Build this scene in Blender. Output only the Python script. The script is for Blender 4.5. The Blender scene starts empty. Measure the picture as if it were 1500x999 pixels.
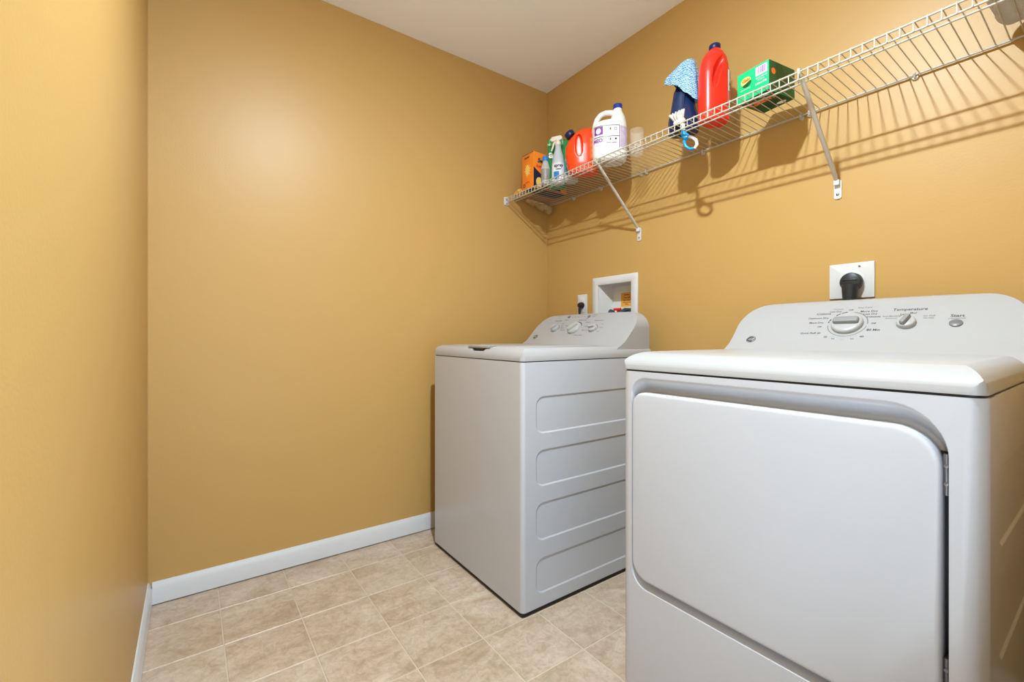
import bpy, bmesh, math, random
from mathutils import Vector, Matrix, noise

random.seed(4)
PI = math.pi
C = bpy.context.scene.collection
SC = bpy.context.scene

# ------------------------------------------------------------------ camera
CAM = (2.0794, -1.7483, 0.9737)
F_PX, YAW = 655.4, math.radians(35.9713)
cd = bpy.data.cameras.new('camera')
cam = bpy.data.objects.new('camera', cd)
C.objects.link(cam)
cam.location = CAM
# looking from -X turned towards +Y
cam.rotation_euler = (PI / 2, 0, PI / 2 - YAW)
cd.sensor_fit = 'HORIZONTAL'
cd.sensor_width = 36.0
cd.lens = F_PX / 1500 * 36.0
cd.shift_x = (750 - 754.24) / 1500
cd.shift_y = -(499.5 - 491.4) / 1500
cd.clip_start = 0.02
SC.camera = cam

# ------------------------------------------------------------------ world, light, exposure
w = bpy.data.worlds.new('world')
SC.world = w
w.use_nodes = True
w.node_tree.nodes['Background'].inputs[0].default_value = (0.8, 0.85, 0.95, 1)
w.node_tree.nodes['Background'].inputs[1].default_value = 0.3
LAMP_AT = (1.53, -1.29, 2.372)
LAMP_R = 0.03
LAMP_COLOUR = (0.84, 0.975, 1.06)
LAMP_STRENGTH = 6000.0
# added fill light in the unseen doorway behind the camera, tilted up
DOOR_Y0, DOOR_Y1, DOOR_Z = -1.805, -1.00, 2.05
al = bpy.data.lights.new('doorway_fill', 'AREA')
al.shape = 'RECTANGLE'
al.size, al.size_y = DOOR_Y1 - DOOR_Y0 - 0.04, DOOR_Z - 0.04
al.energy = 11.8
al.color = (0.69, 0.84, 1.0)
alo = bpy.data.objects.new('doorway_fill', al)
C.objects.link(alo)
alo.location = (2.335, (DOOR_Y0 + DOOR_Y1) / 2, DOOR_Z / 2)
alo.rotation_euler = (PI / 2 + 0.62, 0, PI / 2)
SC.view_settings.view_transform = 'Standard'
SC.view_settings.look = 'None'
SC.view_settings.exposure = 0.09
SC.view_settings.gamma = 1.0
SC.view_settings.use_curve_mapping = False


# ------------------------------------------------------------------ materials
def srgb(r, g, b):
    f = lambda c: (c / 255 / 12.92) if c / 255 <= 0.04045 else ((c / 255 + 0.055) / 1.055) ** 2.4
    return (f(r), f(g), f(b), 1)


def mat(name, col, rough=0.5, metal=0.0, bump=0.0, bscale=200.0, spec=0.5, var=0.0, vscale=6.0,
        trans=0.0, ior=1.45, emit=None, alpha=1.0, sss=0.0, coat=0.0, detail=2.0, bdist=0.001):
    m = bpy.data.materials.new(name)
    m.use_nodes = True
    nt = m.node_tree
    b = nt.nodes['Principled BSDF']
    b.inputs['Base Color'].default_value = col
    b.inputs['Roughness'].default_value = rough
    b.inputs['Metallic'].default_value = metal
    b.inputs['Specular IOR Level'].default_value = spec
    b.inputs['IOR'].default_value = ior
    b.inputs['Transmission Weight'].default_value = trans
    b.inputs['Coat Weight'].default_value = coat
    b.inputs['Alpha'].default_value = alpha
    if emit:
        b.inputs['Emission Color'].default_value = emit[0]
        b.inputs['Emission Strength'].default_value = emit[1]
    tc = nt.nodes.new('ShaderNodeTexCoord')
    if var:
        n = nt.nodes.new('ShaderNodeTexNoise')
        n.inputs['Scale'].default_value = vscale
        n.inputs['Detail'].default_value = 4
        nt.links.new(tc.outputs['Object'], n.inputs['Vector'])
        mx = nt.nodes.new('ShaderNodeMix')
        mx.data_type = 'RGBA'
        mx.inputs[6].default_value = tuple(c * (1 - var) for c in col[:3]) + (1,)
        mx.inputs[7].default_value = tuple(min(1, c * (1 + var)) for c in col[:3]) + (1,)
        nt.links.new(n.outputs['Fac'], mx.inputs[0])
        nt.links.new(mx.outputs[2], b.inputs['Base Color'])
    if bump:
        n = nt.nodes.new('ShaderNodeTexNoise')
        n.inputs['Scale'].default_value = bscale
        n.inputs['Detail'].default_value = detail
        nt.links.new(tc.outputs['Object'], n.inputs['Vector'])
        bp = nt.nodes.new('ShaderNodeBump')
        bp.inputs['Strength'].default_value = bump
        bp.inputs['Distance'].default_value = bdist
        nt.links.new(n.outputs['Fac'], bp.inputs['Height'])
        nt.links.new(bp.outputs['Normal'], b.inputs['Normal'])
    return m


M = {}
M['wall'] = mat('ochre wall paint', (0.495, 0.305, 0.100, 1), 0.42, bump=0.22, bscale=170, var=0.02, vscale=3, spec=0.45)
M['ceiling'] = mat('ceiling paint', (0.93, 0.955, 0.98, 1), 0.8, bump=0.3, bscale=220)
M['trim'] = mat('white trim paint', (0.62, 0.64, 0.665, 1), 0.28)
M['grout'] = mat('pale grout', (0.56, 0.47, 0.375, 1), 0.6)
M['enamel'] = mat('white enamel', (0.485, 0.505, 0.55, 1), 0.22, bump=0.03, bscale=500)
M['plastic'] = mat('white plastic', (0.375, 0.380, 0.39, 1), 0.27)
M['dial'] = mat('dial white plastic', (0.39, 0.395, 0.40, 1), 0.3)
M['dialgrey'] = mat('dial grip grey plastic', (0.25, 0.255, 0.26, 1), 0.3)
M['black'] = mat('black plastic', (0.012, 0.012, 0.014, 1), 0.45)
M['darkbase'] = mat('dark base plastic', (0.02, 0.018, 0.016, 1), 0.7)
M['print'] = mat('grey print', (0.045, 0.045, 0.05, 1), 0.5)
M['printpale'] = mat('pale grey print', (0.16, 0.16, 0.165, 1), 0.5)
M['badge'] = mat('badge slate', (0.02, 0.023, 0.03, 1), 0.3)
M['silver'] = mat('silver', (0.42, 0.42, 0.43, 1), 0.4)
M['button'] = mat('grey button', (0.16, 0.16, 0.165, 1), 0.35)
M['steel'] = mat('hinge steel', (0.25, 0.25, 0.26, 1), 0.35, metal=0.9)
M['wire'] = mat('shelf vinyl coat', (0.50, 0.465, 0.395, 1), 0.35)
M['bracket'] = mat('bracket paint', (0.55, 0.51, 0.44, 1), 0.35)
M['cover'] = mat('cover plate', (0.62, 0.635, 0.66, 1), 0.3)
M['plug'] = mat('dark plug rubber', (0.018, 0.022, 0.027, 1), 0.4)
M['boxin'] = mat('outlet box plastic', (0.66, 0.66, 0.66, 1), 0.4)
M['hose'] = mat('dark teal hose', (0.03, 0.05, 0.07, 1), 0.4)
M['red'] = mat('valve red', (0.65, 0.02, 0.03, 1), 0.35)
M['orangelabel'] = mat('orange sticker', (0.75, 0.34, 0.05, 1), 0.5)
M['cream'] = mat('cream plastic', (0.72, 0.66, 0.48, 1), 0.4)
M['orange_box'] = mat('orange carton', (0.86, 0.24, 0.02, 1), 0.4, var=0.06, vscale=14)
M['navy_print'] = mat('navy carton print', (0.012, 0.015, 0.05, 1), 0.4)
M['white_print'] = mat('white print', (0.85, 0.85, 0.85, 1), 0.45)
M['yellow_print'] = mat('pale yellow print', (0.9, 0.62, 0.16, 1), 0.45)
M['red_print'] = mat('red print', (0.7, 0.04, 0.03, 1), 0.45)
M['green_box'] = mat('bright green carton', (0.004, 0.50, 0.17, 1), 0.35)
M['green_dark'] = mat('dark green print', (0.006, 0.085, 0.022, 1), 0.4, var=0.5, vscale=40)
M['green_deep'] = mat('deep green print', (0.006, 0.05, 0.014, 1), 0.4)
M['orange_print'] = mat('orange print', (0.86, 0.17, 0.02, 1), 0.4)
M['pouch'] = mat('green pouch film', (0.015, 0.27, 0.07, 1), 0.3)
M['jug_orange'] = mat('orange detergent plastic', (0.86, 0.062, 0.008, 1), 0.28, spec=0.5)
M['jug_red'] = mat('red orange plastic', (0.80, 0.026, 0.012, 1), 0.28)
M['cap_navy'] = mat('navy cap', (0.008, 0.012, 0.075, 1), 0.35)
M['cap_blue'] = mat('royal blue cap', (0.01, 0.035, 0.27, 1), 0.35)
M['jug_white'] = mat('milky white plastic', (0.78, 0.79, 0.78, 1), 0.35)
M['label_white'] = mat('white label paper', (0.76, 0.76, 0.80, 1), 0.45)
M['label_lilac'] = mat('lilac label print', (0.55, 0.46, 0.60, 1), 0.45, var=0.35, vscale=120)
M['purple'] = mat('purple print', (0.20, 0.035, 0.30, 1), 0.45)
M['bottle_navy'] = mat('navy bottle plastic', (0.008, 0.02, 0.075, 1), 0.25)
M['clear'] = mat('clear plastic', (0.85, 0.82, 0.75, 1), 0.08, alpha=0.10)
M['haze_clear'] = mat('frosted clear plastic', (0.80, 0.84, 0.86, 1), 0.3, trans=0.55, ior=1.35)
M['spray_white'] = mat('spray head white', (0.80, 0.77, 0.70, 1), 0.4)
M['spray_body'] = mat('pale translucent bottle', (0.66, 0.76, 0.82, 1), 0.3, trans=0.25)
M['blue_print'] = mat('bright blue print', (0.02, 0.22, 0.62, 1), 0.4)
M['teal_print'] = mat('teal print', (0.05, 0.30, 0.42, 1), 0.4, var=0.4, vscale=60)
M['cyan'] = mat('blue brush plastic', (0.01, 0.28, 0.66, 1), 0.3)
M['brush_white'] = mat('white brush plastic', (0.84, 0.82, 0.77, 1), 0.4)
M['grey_label'] = mat('grey label', (0.28, 0.26, 0.25, 1), 0.4, var=0.4, vscale=50)
M['towel'] = mat('grey towel', (0.60, 0.58, 0.57, 1), 0.95, bump=1.0, bscale=350, var=0.12, vscale=30, bdist=0.004)
M['tan_rag'] = mat('tan rag', (0.50, 0.36, 0.19, 1), 0.95, bump=1.0, bscale=300, var=0.25, vscale=60, bdist=0.006)
M['yellow_rag'] = mat('yellow cloth', (0.80, 0.44, 0.10, 1), 0.9, bump=0.6, bscale=250, bdist=0.003)
M['bulb'] = mat('lit lens', (1, 1, 1, 1), 0.4, emit=(LAMP_COLOUR + (1,), LAMP_STRENGTH))


def tile_material():
    m = bpy.data.materials.new('travertine vinyl tile')
    m.use_nodes = True
    nt = m.node_tree
    b = nt.nodes['Principled BSDF']
    b.inputs['Roughness'].default_value = 0.38
    geo = nt.nodes.new('ShaderNodeNewGeometry')
    oi = nt.nodes.new('ShaderNodeObjectInfo')
    off = nt.nodes.new('ShaderNodeVectorMath'); off.operation = 'MULTIPLY_ADD'
    comb = nt.nodes.new('ShaderNodeCombineXYZ')
    nt.links.new(oi.outputs['Random'], comb.inputs['X']); nt.links.new(oi.outputs['Random'], comb.inputs['Z'])
    off.inputs[1].default_value = (37, 21, 53)
    nt.links.new(comb.outputs[0], off.inputs[0]); nt.links.new(geo.outputs['Position'], off.inputs[2])
    n1 = nt.nodes.new('ShaderNodeTexNoise')
    n1.inputs['Scale'].default_value = 9; n1.inputs['Detail'].default_value = 9
    n1.inputs['Roughness'].default_value = 0.68; n1.inputs['Distortion'].default_value = 0.9
    st = nt.nodes.new('ShaderNodeMapping'); st.inputs['Scale'].default_value = (1.0, 0.55, 1)
    st.inputs['Rotation'].default_value = (0, 0, 0.5)
    nt.links.new(off.outputs[0], st.inputs['Vector']); nt.links.new(st.outputs[0], n1.inputs['Vector'])
    r = nt.nodes.new('ShaderNodeValToRGB')
    e = r.color_ramp.elements
    e[0].position = 0.32; e[0].color = (0.375, 0.283, 0.192, 1)
    e[1].position = 0.66; e[1].color = (0.575, 0.487, 0.405, 1)
    x = e.new(0.5); x.color = (0.495, 0.400, 0.315, 1)
    nt.links.new(n1.outputs['Fac'], r.inputs[0])
    n2 = nt.nodes.new('ShaderNodeTexNoise')
    n2.inputs['Scale'].default_value = 30; n2.inputs['Detail'].default_value = 8; n2.inputs['Roughness'].default_value = 0.78; n2.inputs['Distortion'].default_value = 1.2
    nt.links.new(off.outputs[0], n2.inputs['Vector'])
    r2 = nt.nodes.new('ShaderNodeValToRGB')
    r2.color_ramp.elements[0].position = 0.38; r2.color_ramp.elements[0].color = (0.74, 0.69, 0.62, 1)
    r2.color_ramp.elements[1].position = 0.60; r2.color_ramp.elements[1].color = (1.10, 1.09, 1.08, 1)
    nt.links.new(n2.outputs['Fac'], r2.inputs[0])
    mx = nt.nodes.new('ShaderNodeMix'); mx.data_type = 'RGBA'; mx.blend_type = 'MULTIPLY'
    mx.inputs[0].default_value = 0.72
    nt.links.new(r.outputs[0], mx.inputs[6]); nt.links.new(r2.outputs[0], mx.inputs[7])
    nt.links.new(mx.outputs[2], b.inputs['Base Color'])
    bp = nt.nodes.new('ShaderNodeBump'); bp.inputs['Strength'].default_value = 0.25; bp.inputs['Distance'].default_value = 0.0006
    nt.links.new(n2.outputs['Fac'], bp.inputs['Height']); nt.links.new(bp.outputs['Normal'], b.inputs['Normal'])
    return m


M['tile'] = tile_material()


def microfibre():
    m = bpy.data.materials.new('blue waffle microfibre')
    m.use_nodes = True
    nt = m.node_tree
    b = nt.nodes['Principled BSDF']
    b.inputs['Roughness'].default_value = 0.9
    tc = nt.nodes.new('ShaderNodeTexCoord')
    wv = nt.nodes.new('ShaderNodeTexWave')
    wv.inputs['Scale'].default_value = 52; wv.inputs['Distortion'].default_value = 7
    wv.inputs['Detail'].default_value = 1.5; wv.inputs['Detail Scale'].default_value = 2.2
    mp = nt.nodes.new('ShaderNodeMapping'); mp.inputs['Rotation'].default_value = (0.5, 0.9, 0.7)
    nt.links.new(tc.outputs['Object'], mp.inputs[0]); nt.links.new(mp.outputs[0], wv.inputs['Vector'])
    r = nt.nodes.new('ShaderNodeValToRGB')
    r.color_ramp.elements[0].position = 0.3; r.color_ramp.elements[0].color = (0.05, 0.25, 0.55, 1)
    r.color_ramp.elements[1].position = 0.75; r.color_ramp.elements[1].color = (0.50, 0.70, 0.86, 1)
    nt.links.new(wv.outputs['Fac'], r.inputs[0]); nt.links.new(r.outputs[0], b.inputs['Base Color'])
    bp = nt.nodes.new('ShaderNodeBump'); bp.inputs['Strength'].default_value = 0.6; bp.inputs['Distance'].default_value = 0.002
    nt.links.new(wv.outputs['Fac'], bp.inputs['Height']); nt.links.new(bp.outputs['Normal'], b.inputs['Normal'])
    return m


M['microfibre'] = microfibre()


# ------------------------------------------------------------------ object helpers
def obj(name, bm, m, parent=None, loc=(0, 0, 0), rot=(0, 0, 0), smooth=40, bevel=0.0, bseg=2, recalc=True):
    if recalc:
        bmesh.ops.recalc_face_normals(bm, faces=bm.faces)
    me = bpy.data.meshes.new(name)
    bm.to_mesh(me)
    bm.free()
    o = bpy.data.objects.new(name, me)
    C.objects.link(o)
    me.materials.append(M[m] if isinstance(m, str) else m)
    o.location = loc
    o.rotation_euler = rot
    if parent:
        o.parent = parent
    if bevel:
        md = o.modifiers.new('bevel', 'BEVEL')
        md.width = bevel
        md.segments = bseg
        md.limit_method = 'ANGLE'
        md.angle_limit = math.radians(38)
        bake(o)
    if smooth:
        for p in o.data.polygons:
            p.use_smooth = True
        o.data.set_sharp_from_angle(angle=math.radians(smooth))
    return o


def bake(o):
    dg = bpy.context.evaluated_depsgraph_get()
    me = bpy.data.meshes.new_from_object(o.evaluated_get(dg))
    mats = list(o.data.materials)
    old = o.data
    o.modifiers.clear()
    o.data = me
    me.name = old.name
    me.materials.clear()
    for m in mats:
        me.materials.append(m)
    bpy.data.meshes.remove(old)


def cut(o, bm, op='DIFFERENCE'):
    """boolean of o with the shape in bm (o's own coordinates)"""
    bmesh.ops.recalc_face_normals(bm, faces=bm.faces)
    me = bpy.data.meshes.new('cutter')
    bm.to_mesh(me)
    bm.free()
    k = bpy.data.objects.new('cutter', me)
    C.objects.link(k)
    k.matrix_world = o.matrix_world
    bpy.context.view_layer.update()
    k.matrix_world = o.matrix_world
    md = o.modifiers.new('b', 'BOOLEAN')
    md.operation = op
    md.solver = 'EXACT'
    md.object = k
    bpy.context.view_layer.update()
    bake(o)
    bpy.data.objects.remove(k)
    bpy.data.meshes.remove(me)


def resmooth(o, ang=35, weighted=False):
    for p in o.data.polygons:
        p.use_smooth = True
    o.data.set_sharp_from_angle(angle=math.radians(ang))
    if weighted:
        md = o.modifiers.new('wn', 'WEIGHTED_NORMAL')
        md.weight = 100
        md.keep_sharp = True


def tag(o, label=None, cat=None, group=None, kind=None):
    if label: o['label'] = label
    if cat: o['category'] = cat
    if group: o['group'] = group
    if kind: o['kind'] = kind
    return o


def thing(name, label, cat, loc=(0, 0, 0), rotz=0.0, group=None):
    e = bpy.data.objects.new(name, None)
    C.objects.link(e)
    e.empty_display_size = 0.05
    e.location = loc
    e.rotation_euler = (0, 0, rotz)
    return tag(e, label, cat, group)


# ------------------------------------------------------------------ shape helpers
def box(bm, x0, x1, y0, y1, z0, z1):
    v = [bm.verts.new((x, y, z)) for z in (z0, z1) for y in (y0, y1) for x in (x0, x1)]
    for f in ((0, 2, 3, 1), (4, 5, 7, 6), (0, 1, 5, 4), (2, 6, 7, 3), (0, 4, 6, 2), (1, 3, 7, 5)):
        bm.faces.new([v[i] for i in f])


def boxbm(*a):
    bm = bmesh.new()
    box(bm, *a)
    return bm


def frame(d):
    d = Vector(d).normalized()
    a = Vector((0, 0, 1)) if abs(d.z) < 0.9 else Vector((1, 0, 0))
    u = d.cross(a).normalized()
    return u, u.cross(d).normalized()


def tube(bm, pts, r, n=8, caps=True, closed=False):
    pts = [Vector(p) for p in pts]
    rr = r if isinstance(r, (list, tuple)) else [r] * len(pts)
    rings = []
    N = len(pts)
    u = None
    for i, p in enumerate(pts):
        if closed:
            t = pts[(i + 1) % N] - pts[i - 1]
        else:
            t = pts[min(i + 1, N - 1)] - pts[max(i - 1, 0)]
        t.normalize()
        if u is None:
            u, v = frame(t)
        else:
            u = (u - t * u.dot(t)).normalized()
            v = u.cross(t).normalized()
        rings.append([bm.verts.new(p + (u * math.cos(2 * PI * k / n) + v * math.sin(2 * PI * k / n)) * rr[i]) for k in range(n)])
    for i in range(N if closed else N - 1):
        a, b = rings[i], rings[(i + 1) % N]
        for k in range(n):
            bm.faces.new((a[k], a[(k + 1) % n], b[(k + 1) % n], b[k]))
    if caps and not closed:
        bm.faces.new(rings[0])
        bm.faces.new(rings[-1])


def lathe(bm, prof, n=24, axis='z', at=(0, 0, 0), caps=True):
    """prof: (radius, height)"""
    at = Vector(at)
    rings = []
    for r, h in prof:
        ring = []
        for k in range(n):
            a = 2 * PI * k / n
            p = (r * math.cos(a), r * math.sin(a), h)
            if axis == 'y': p = (p[0], p[2], p[1])
            if axis == 'x': p = (p[2], p[0], p[1])
            ring.append(bm.verts.new(at + Vector(p)))
        rings.append(ring)
    for a, b in zip(rings, rings[1:]):
        for k in range(n):
            bm.faces.new((a[k], a[(k + 1) % n], b[(k + 1) % n], b[k]))
    if caps:
        bm.faces.new(rings[0])
        bm.faces.new(rings[-1])


def spow(c, e):
    return math.copysign(abs(c) ** e, c)


def loft(bm, secs, n=40, cap0=True, cap1=True):
    """secs: (z, rx, ry, cx, cy, e); e = 1 ellipse, smaller = squarer"""
    rings = []
    for s in secs:
        z, rx, ry, cx, cy, e = s
        rings.append([bm.verts.new((cx + rx * spow(math.cos(2 * PI * k / n), e), cy + ry * spow(math.sin(2 * PI * k / n), e), z)) for k in range(n)])
    for a, b in zip(rings, rings[1:]):
        for k in range(n):
            bm.faces.new((a[k], a[(k + 1) % n], b[(k + 1) % n], b[k]))
    if cap0: bm.faces.new(rings[0])
    if cap1: bm.faces.new(rings[-1])
    return rings


def rrect(x0, x1, z0, z1, r, n=6):
    """outline counter-clockwise; r = one radius or (bl, br, tr, tl)"""
    if not isinstance(r, (list, tuple)): r = (r,) * 4
    out = []
    for (cx, cz, a0, q) in ((x0 + r[0], z0 + r[0], PI, r[0]), (x1 - r[1], z0 + r[1], 1.5 * PI, r[1]),
                            (x1 - r[2], z1 - r[2], 0, r[2]), (x0 + r[3], z1 - r[3], 0.5 * PI, r[3])):
        for k in range(n + 1):
            a = a0 + 0.5 * PI * k / n
            out.append((cx + q * math.cos(a), cz + q * math.sin(a)))
    return out


def prism(bm, poly, a0, a1, axis):
    """extrude a 2D outline: axis x -> (y,z), y -> (x,z), z -> (x,y)"""
    def P(p, a):
        return {'x': (a, p[0], p[1]), 'y': (p[0], a, p[1]), 'z': (p[0], p[1], a)}[axis]
    A = [bm.verts.new(P(p, a0)) for p in poly]
    B = [bm.verts.new(P(p, a1)) for p in poly]
    n = len(poly)
    for k in range(n):
        bm.faces.new((A[k], A[(k + 1) % n], B[(k + 1) % n], B[k]))
    bm.faces.new(A)
    bm.faces.new(B)


def stacked(bm, outlines, axis):
    """outlines: list of (poly, a), joined in order, capped"""
    def P(p, a):
        return {'x': (a, p[0], p[1]), 'y': (p[0], a, p[1]), 'z': (p[0], p[1], a)}[axis]
    R = [[bm.verts.new(P(p, a)) for p in poly] for poly, a in outlines]
    n = len(R[0])
    for A, B in zip(R, R[1:]):
        for k in range(n):
            bm.faces.new((A[k], A[(k + 1) % n], B[(k + 1) % n], B[k]))
    bm.faces.new(R[0])
    bm.faces.new(R[-1])


def text_bm(bm, s, size, fn, align='CENTER', bold=0.0, italic=0.0):
    """flat lettering; fn maps text plane (u, v) to a 3D point"""
    cu = bpy.data.curves.new('t', 'FONT')
    cu.body = s
    cu.size = size
    cu.align_x = align
    cu.align_y = 'CENTER'
    cu.offset = bold
    cu.shear = italic
    cu.resolution_u = 3
    o = bpy.data.objects.new('t', cu)
    C.objects.link(o)
    dg = bpy.context.evaluated_depsgraph_get()
    me = bpy.data.meshes.new_from_object(o.evaluated_get(dg))
    vs = [bm.verts.new(fn(v.co.x, v.co.y)) for v in me.vertices]
    for p in me.polygons:
        try:
            bm.faces.new([vs[i] for i in p.vertices])
        except ValueError:
            pass
    bpy.data.objects.remove(o)
    bpy.data.curves.remove(cu)
    bpy.data.meshes.remove(me)


def flat(bm, pts):
    bm.faces.new([bm.verts.new(p) for p in pts])


def sheet(bm, fn, u0, u1, v0, v1, nu=6, nv=2):
    g = [[bm.verts.new(fn(u0 + (u1 - u0) * i / nu, v0 + (v1 - v0) * j / nv)) for i in range(nu + 1)] for j in range(nv + 1)]
    for j in range(nv):
        for i in range(nu):
            bm.faces.new((g[j][i], g[j][i + 1], g[j + 1][i + 1], g[j + 1][i]))


def remesh(o, vox=0.003, it=4, fac=0.5, ang=60):
    md = o.modifiers.new('r', 'REMESH')
    md.mode = 'VOXEL'
    md.voxel_size = vox
    s = o.modifiers.new('s', 'SMOOTH')
    s.factor = fac
    s.iterations = it
    bake(o)
    resmooth(o, ang)


# ================================================================== the room
RX, RY, RZ = 2.22, -1.872, 2.44
wb = obj('wall_back', boxbm(-0.12, 0, RY - 0.12, 0.14, -0.05, RZ + 0.05), 'wall', smooth=0); tag(wb, kind='structure')
wr = obj('wall_right', boxbm(0, RX, 0, 0.14, -0.05, RZ + 0.05), 'wall', smooth=0); tag(wr, kind='structure')
wl = obj('wall_left', boxbm(0, RX, RY - 0.12, RY, -0.05, RZ + 0.05), 'wall', smooth=0); tag(wl, kind='structure')
wf = obj('wall_front', boxbm(RX, RX + 0.12, RY - 0.12, 0.14, -0.05, RZ + 0.05), 'wall', smooth=0); tag(wf, kind='structure')
ce = obj('ceiling', boxbm(0, RX, RY, 0, RZ, RZ + 0.08), 'ceiling', smooth=0); tag(ce, kind='structure')
fl = obj('floor', boxbm(0, RX, RY, 0, -0.05, -0.0016), 'grout', smooth=0); tag(fl, kind='structure')

# open doorway behind the camera with its casing
cut(wf, boxbm(RX - 0.05, RX + 0.2, DOOR_Y0, DOOR_Y1, -0.1, DOOR_Z))
bm = bmesh.new()
for y0, y1 in ((DOOR_Y0 - 0.055, DOOR_Y0), (DOOR_Y1, DOOR_Y1 + 0.055)):
    box(bm, RX - 0.014, RX - 0.0003, y0, y1, 0.001, DOOR_Z + 0.055)
box(bm, RX - 0.014, RX - 0.0003, DOOR_Y0, DOOR_Y1, DOOR_Z, DOOR_Z + 0.055)
tag(obj('trim_1', bm, 'trim', smooth=0), kind='structure')

# recess in the right wall for the washer outlet box
BX0, BX1, BZ0, BZ1 = 0.425, 0.643, 1.045, 1.238
cut(wr, boxbm(BX0 - 0.006, BX1 + 0.006, -0.05, 0.096, BZ0 - 0.006, BZ1 + 0.006))

# vinyl tiles, each its own piece
TX0, TY0, TP = 0.179, -1.660, 0.2258
GAP = 0.0036
tiles = {}


def tile_mesh(w_, h_):
    key = (round(w_, 4), round(h_, 4))
    if key not in tiles:
        bm = bmesh.new()
        c = 0.0016
        a = [bm.verts.new((x, y, -0.0016)) for x, y in ((0, 0), (w_, 0), (w_, h_), (0, h_))]
        b = [bm.verts.new((x, y, 0)) for x, y in ((c, c), (w_ - c, c), (w_ - c, h_ - c), (c, h_ - c))]
        bm.faces.new(b)
        for k in range(4):
            bm.faces.new((a[k], a[(k + 1) % 4], b[(k + 1) % 4], b[k]))
        me = bpy.data.meshes.new('tile')
        bm.to_mesh(me)
        bm.free()
        me.materials.append(M['tile'])
        tiles[key] = me
    return tiles[key]


for i in range(-1, 10):
    for j in range(-1, 9):
        x0, x1 = max(0.0, TX0 + i * TP), min(RX, TX0 + (i + 1) * TP - GAP)
        y0, y1 = max(RY, TY0 + j * TP), min(0.0, TY0 + (j + 1) * TP - GAP)
        if x1 - x0 < 0.01 or y1 - y0 < 0.01: continue
        o = bpy.data.objects.new('tile', tile_mesh(x1 - x0, y1 - y0))
        C.objects.link(o)
        o.location = (x0, y0, 0)
        o.parent = fl

# baseboards (profile: depth, height)
BP = [(0, 0.0045), (0.0125, 0.0045), (0.0125, 0.058), (0.0105, 0.064), (0.0095, 0.070), (0.006, 0.076), (0.004, 0.0815), (0, 0.0815)]


def baseboard(name, fn, a0, a1):
    bm = bmesh.new()
    A = [bm.verts.new(fn(d, z, a0)) for d, z in BP]
    B = [bm.verts.new(fn(d, z, a1)) for d, z in BP]
    n = len(BP)
    for k in range(n):
        bm.faces.new((A[k], A[(k + 1) % n], B[(k + 1) % n], B[k]))
    bm.faces.new(A); bm.faces.new(B)
    return tag(obj(name, bm, 'trim', smooth=50), kind='structure')


baseboard('baseboard_back', lambda d, z, a: (d, a, z), RY + 0.0126, -0.0002)
baseboard('baseboard_left', lambda d, z, a: (a, RY + d, z), 0.0002, RX)
baseboard('baseboard_right', lambda d, z, a: (a, -d, z), 0.0127, RX)

# ceiling lamp: flush round fitting with a glowing lens underneath
cl = thing('ceiling_light', 'small round flush ceiling light with a glowing lens above the dryer', 'ceiling light', (LAMP_AT[0], LAMP_AT[1], RZ))
zc = LAMP_AT[2] - RZ
bm = bmesh.new(); lathe(bm, [(0.0, 0), (0.085, 0), (0.085, -0.010), (0.070, zc + 0.010), (LAMP_R + 0.010, zc - 0.001), (LAMP_R + 0.001, zc - 0.001), (LAMP_R + 0.001, zc + 0.004), (0.0, zc + 0.004)], 36, caps=False)
obj('lamp_body', bm, 'trim', cl)
bm = bmesh.new()
lathe(bm, [(LAMP_R, zc + 0.002), (LAMP_R * 0.96, zc - 0.002), (LAMP_R * 0.6, zc - 0.005), (0.001, zc - 0.006)], 28)
obj('lamp_lens', bm, 'bulb', cl)

# ================================================================== wire shelf
SZ = 1.7472
YF = -0.305
sh = thing('wire_shelf', 'white wire shelf with ladder-like front lip along the wall above the machines', 'shelf', (RX / 2, 0, SZ))
SX0, SX1 = 0.012, RX - 0.012


def S(p): return (p[0] - RX / 2, p[1], p[2] - SZ)


def rod(name, y, z, r, mname='wire', x0=SX0, x1=SX1):
    bm = bmesh.new()
    tube(bm, [S((x0, y, z)), S(((x0 + x1) / 2, y, z)), S((x1, y, z))], r, 10)
    return obj(name, bm, mname, sh)


rod('front_rail', YF, SZ - 0.0012, 0.0027)
rod('lip_rail', YF + 0.001, SZ - 0.0242, 0.0027)
rod('support_rail', -0.238, SZ - 0.0042, 0.0027)
rod('back_rail', -0.010, SZ - 0.001, 0.0032)
bm = bmesh.new()
wr_ = 0.0015
tube(bm, [(0, -0.006, wr_ - 0.0002), (0, -0.15, wr_), (0, YF + 0.004, wr_ + 0.0005), (0, YF - 0.002, wr_ - 0.0006), (0, YF - 0.004, -0.003), (0, YF - 0.0034, -0.026)], wr_, 6)
wire0 = obj('wire', bm, 'wire', sh)
WSP = 0.02577
wx = 1.455
while wx - WSP > SX0 + 0.004: wx -= WSP
first = True
WX = []
while wx < SX1 - 0.004:
    if first:
        o = wire0; first = False
    else:
        o = wire0.copy(); C.objects.link(o)
    o.location = (wx - RX / 2, 0, 0)
    WX.append(wx)
    wx += WSP


def clip(x):
    bm = bmesh.new()
    lathe(bm, [(0.0, 0), (0.009, 0), (0.009, -0.004), (0.0065, -0.007), (0.0, -0.007)], 12, 'y', S((x, -0.0003, SZ - 0.006)), caps=False)
    tube(bm, [S((x, -0.010, SZ + 0.006)), S((x, -0.0155, SZ - 0.001)), S((x, -0.010, SZ - 0.008))], 0.0032, 8)
    o = obj('wall_clip', bm, 'bracket', sh)


for x in (0.24, 0.444, 0.703, 0.735, 1.023, 1.397, 1.423, 1.702, 2.02): clip(x)


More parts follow.
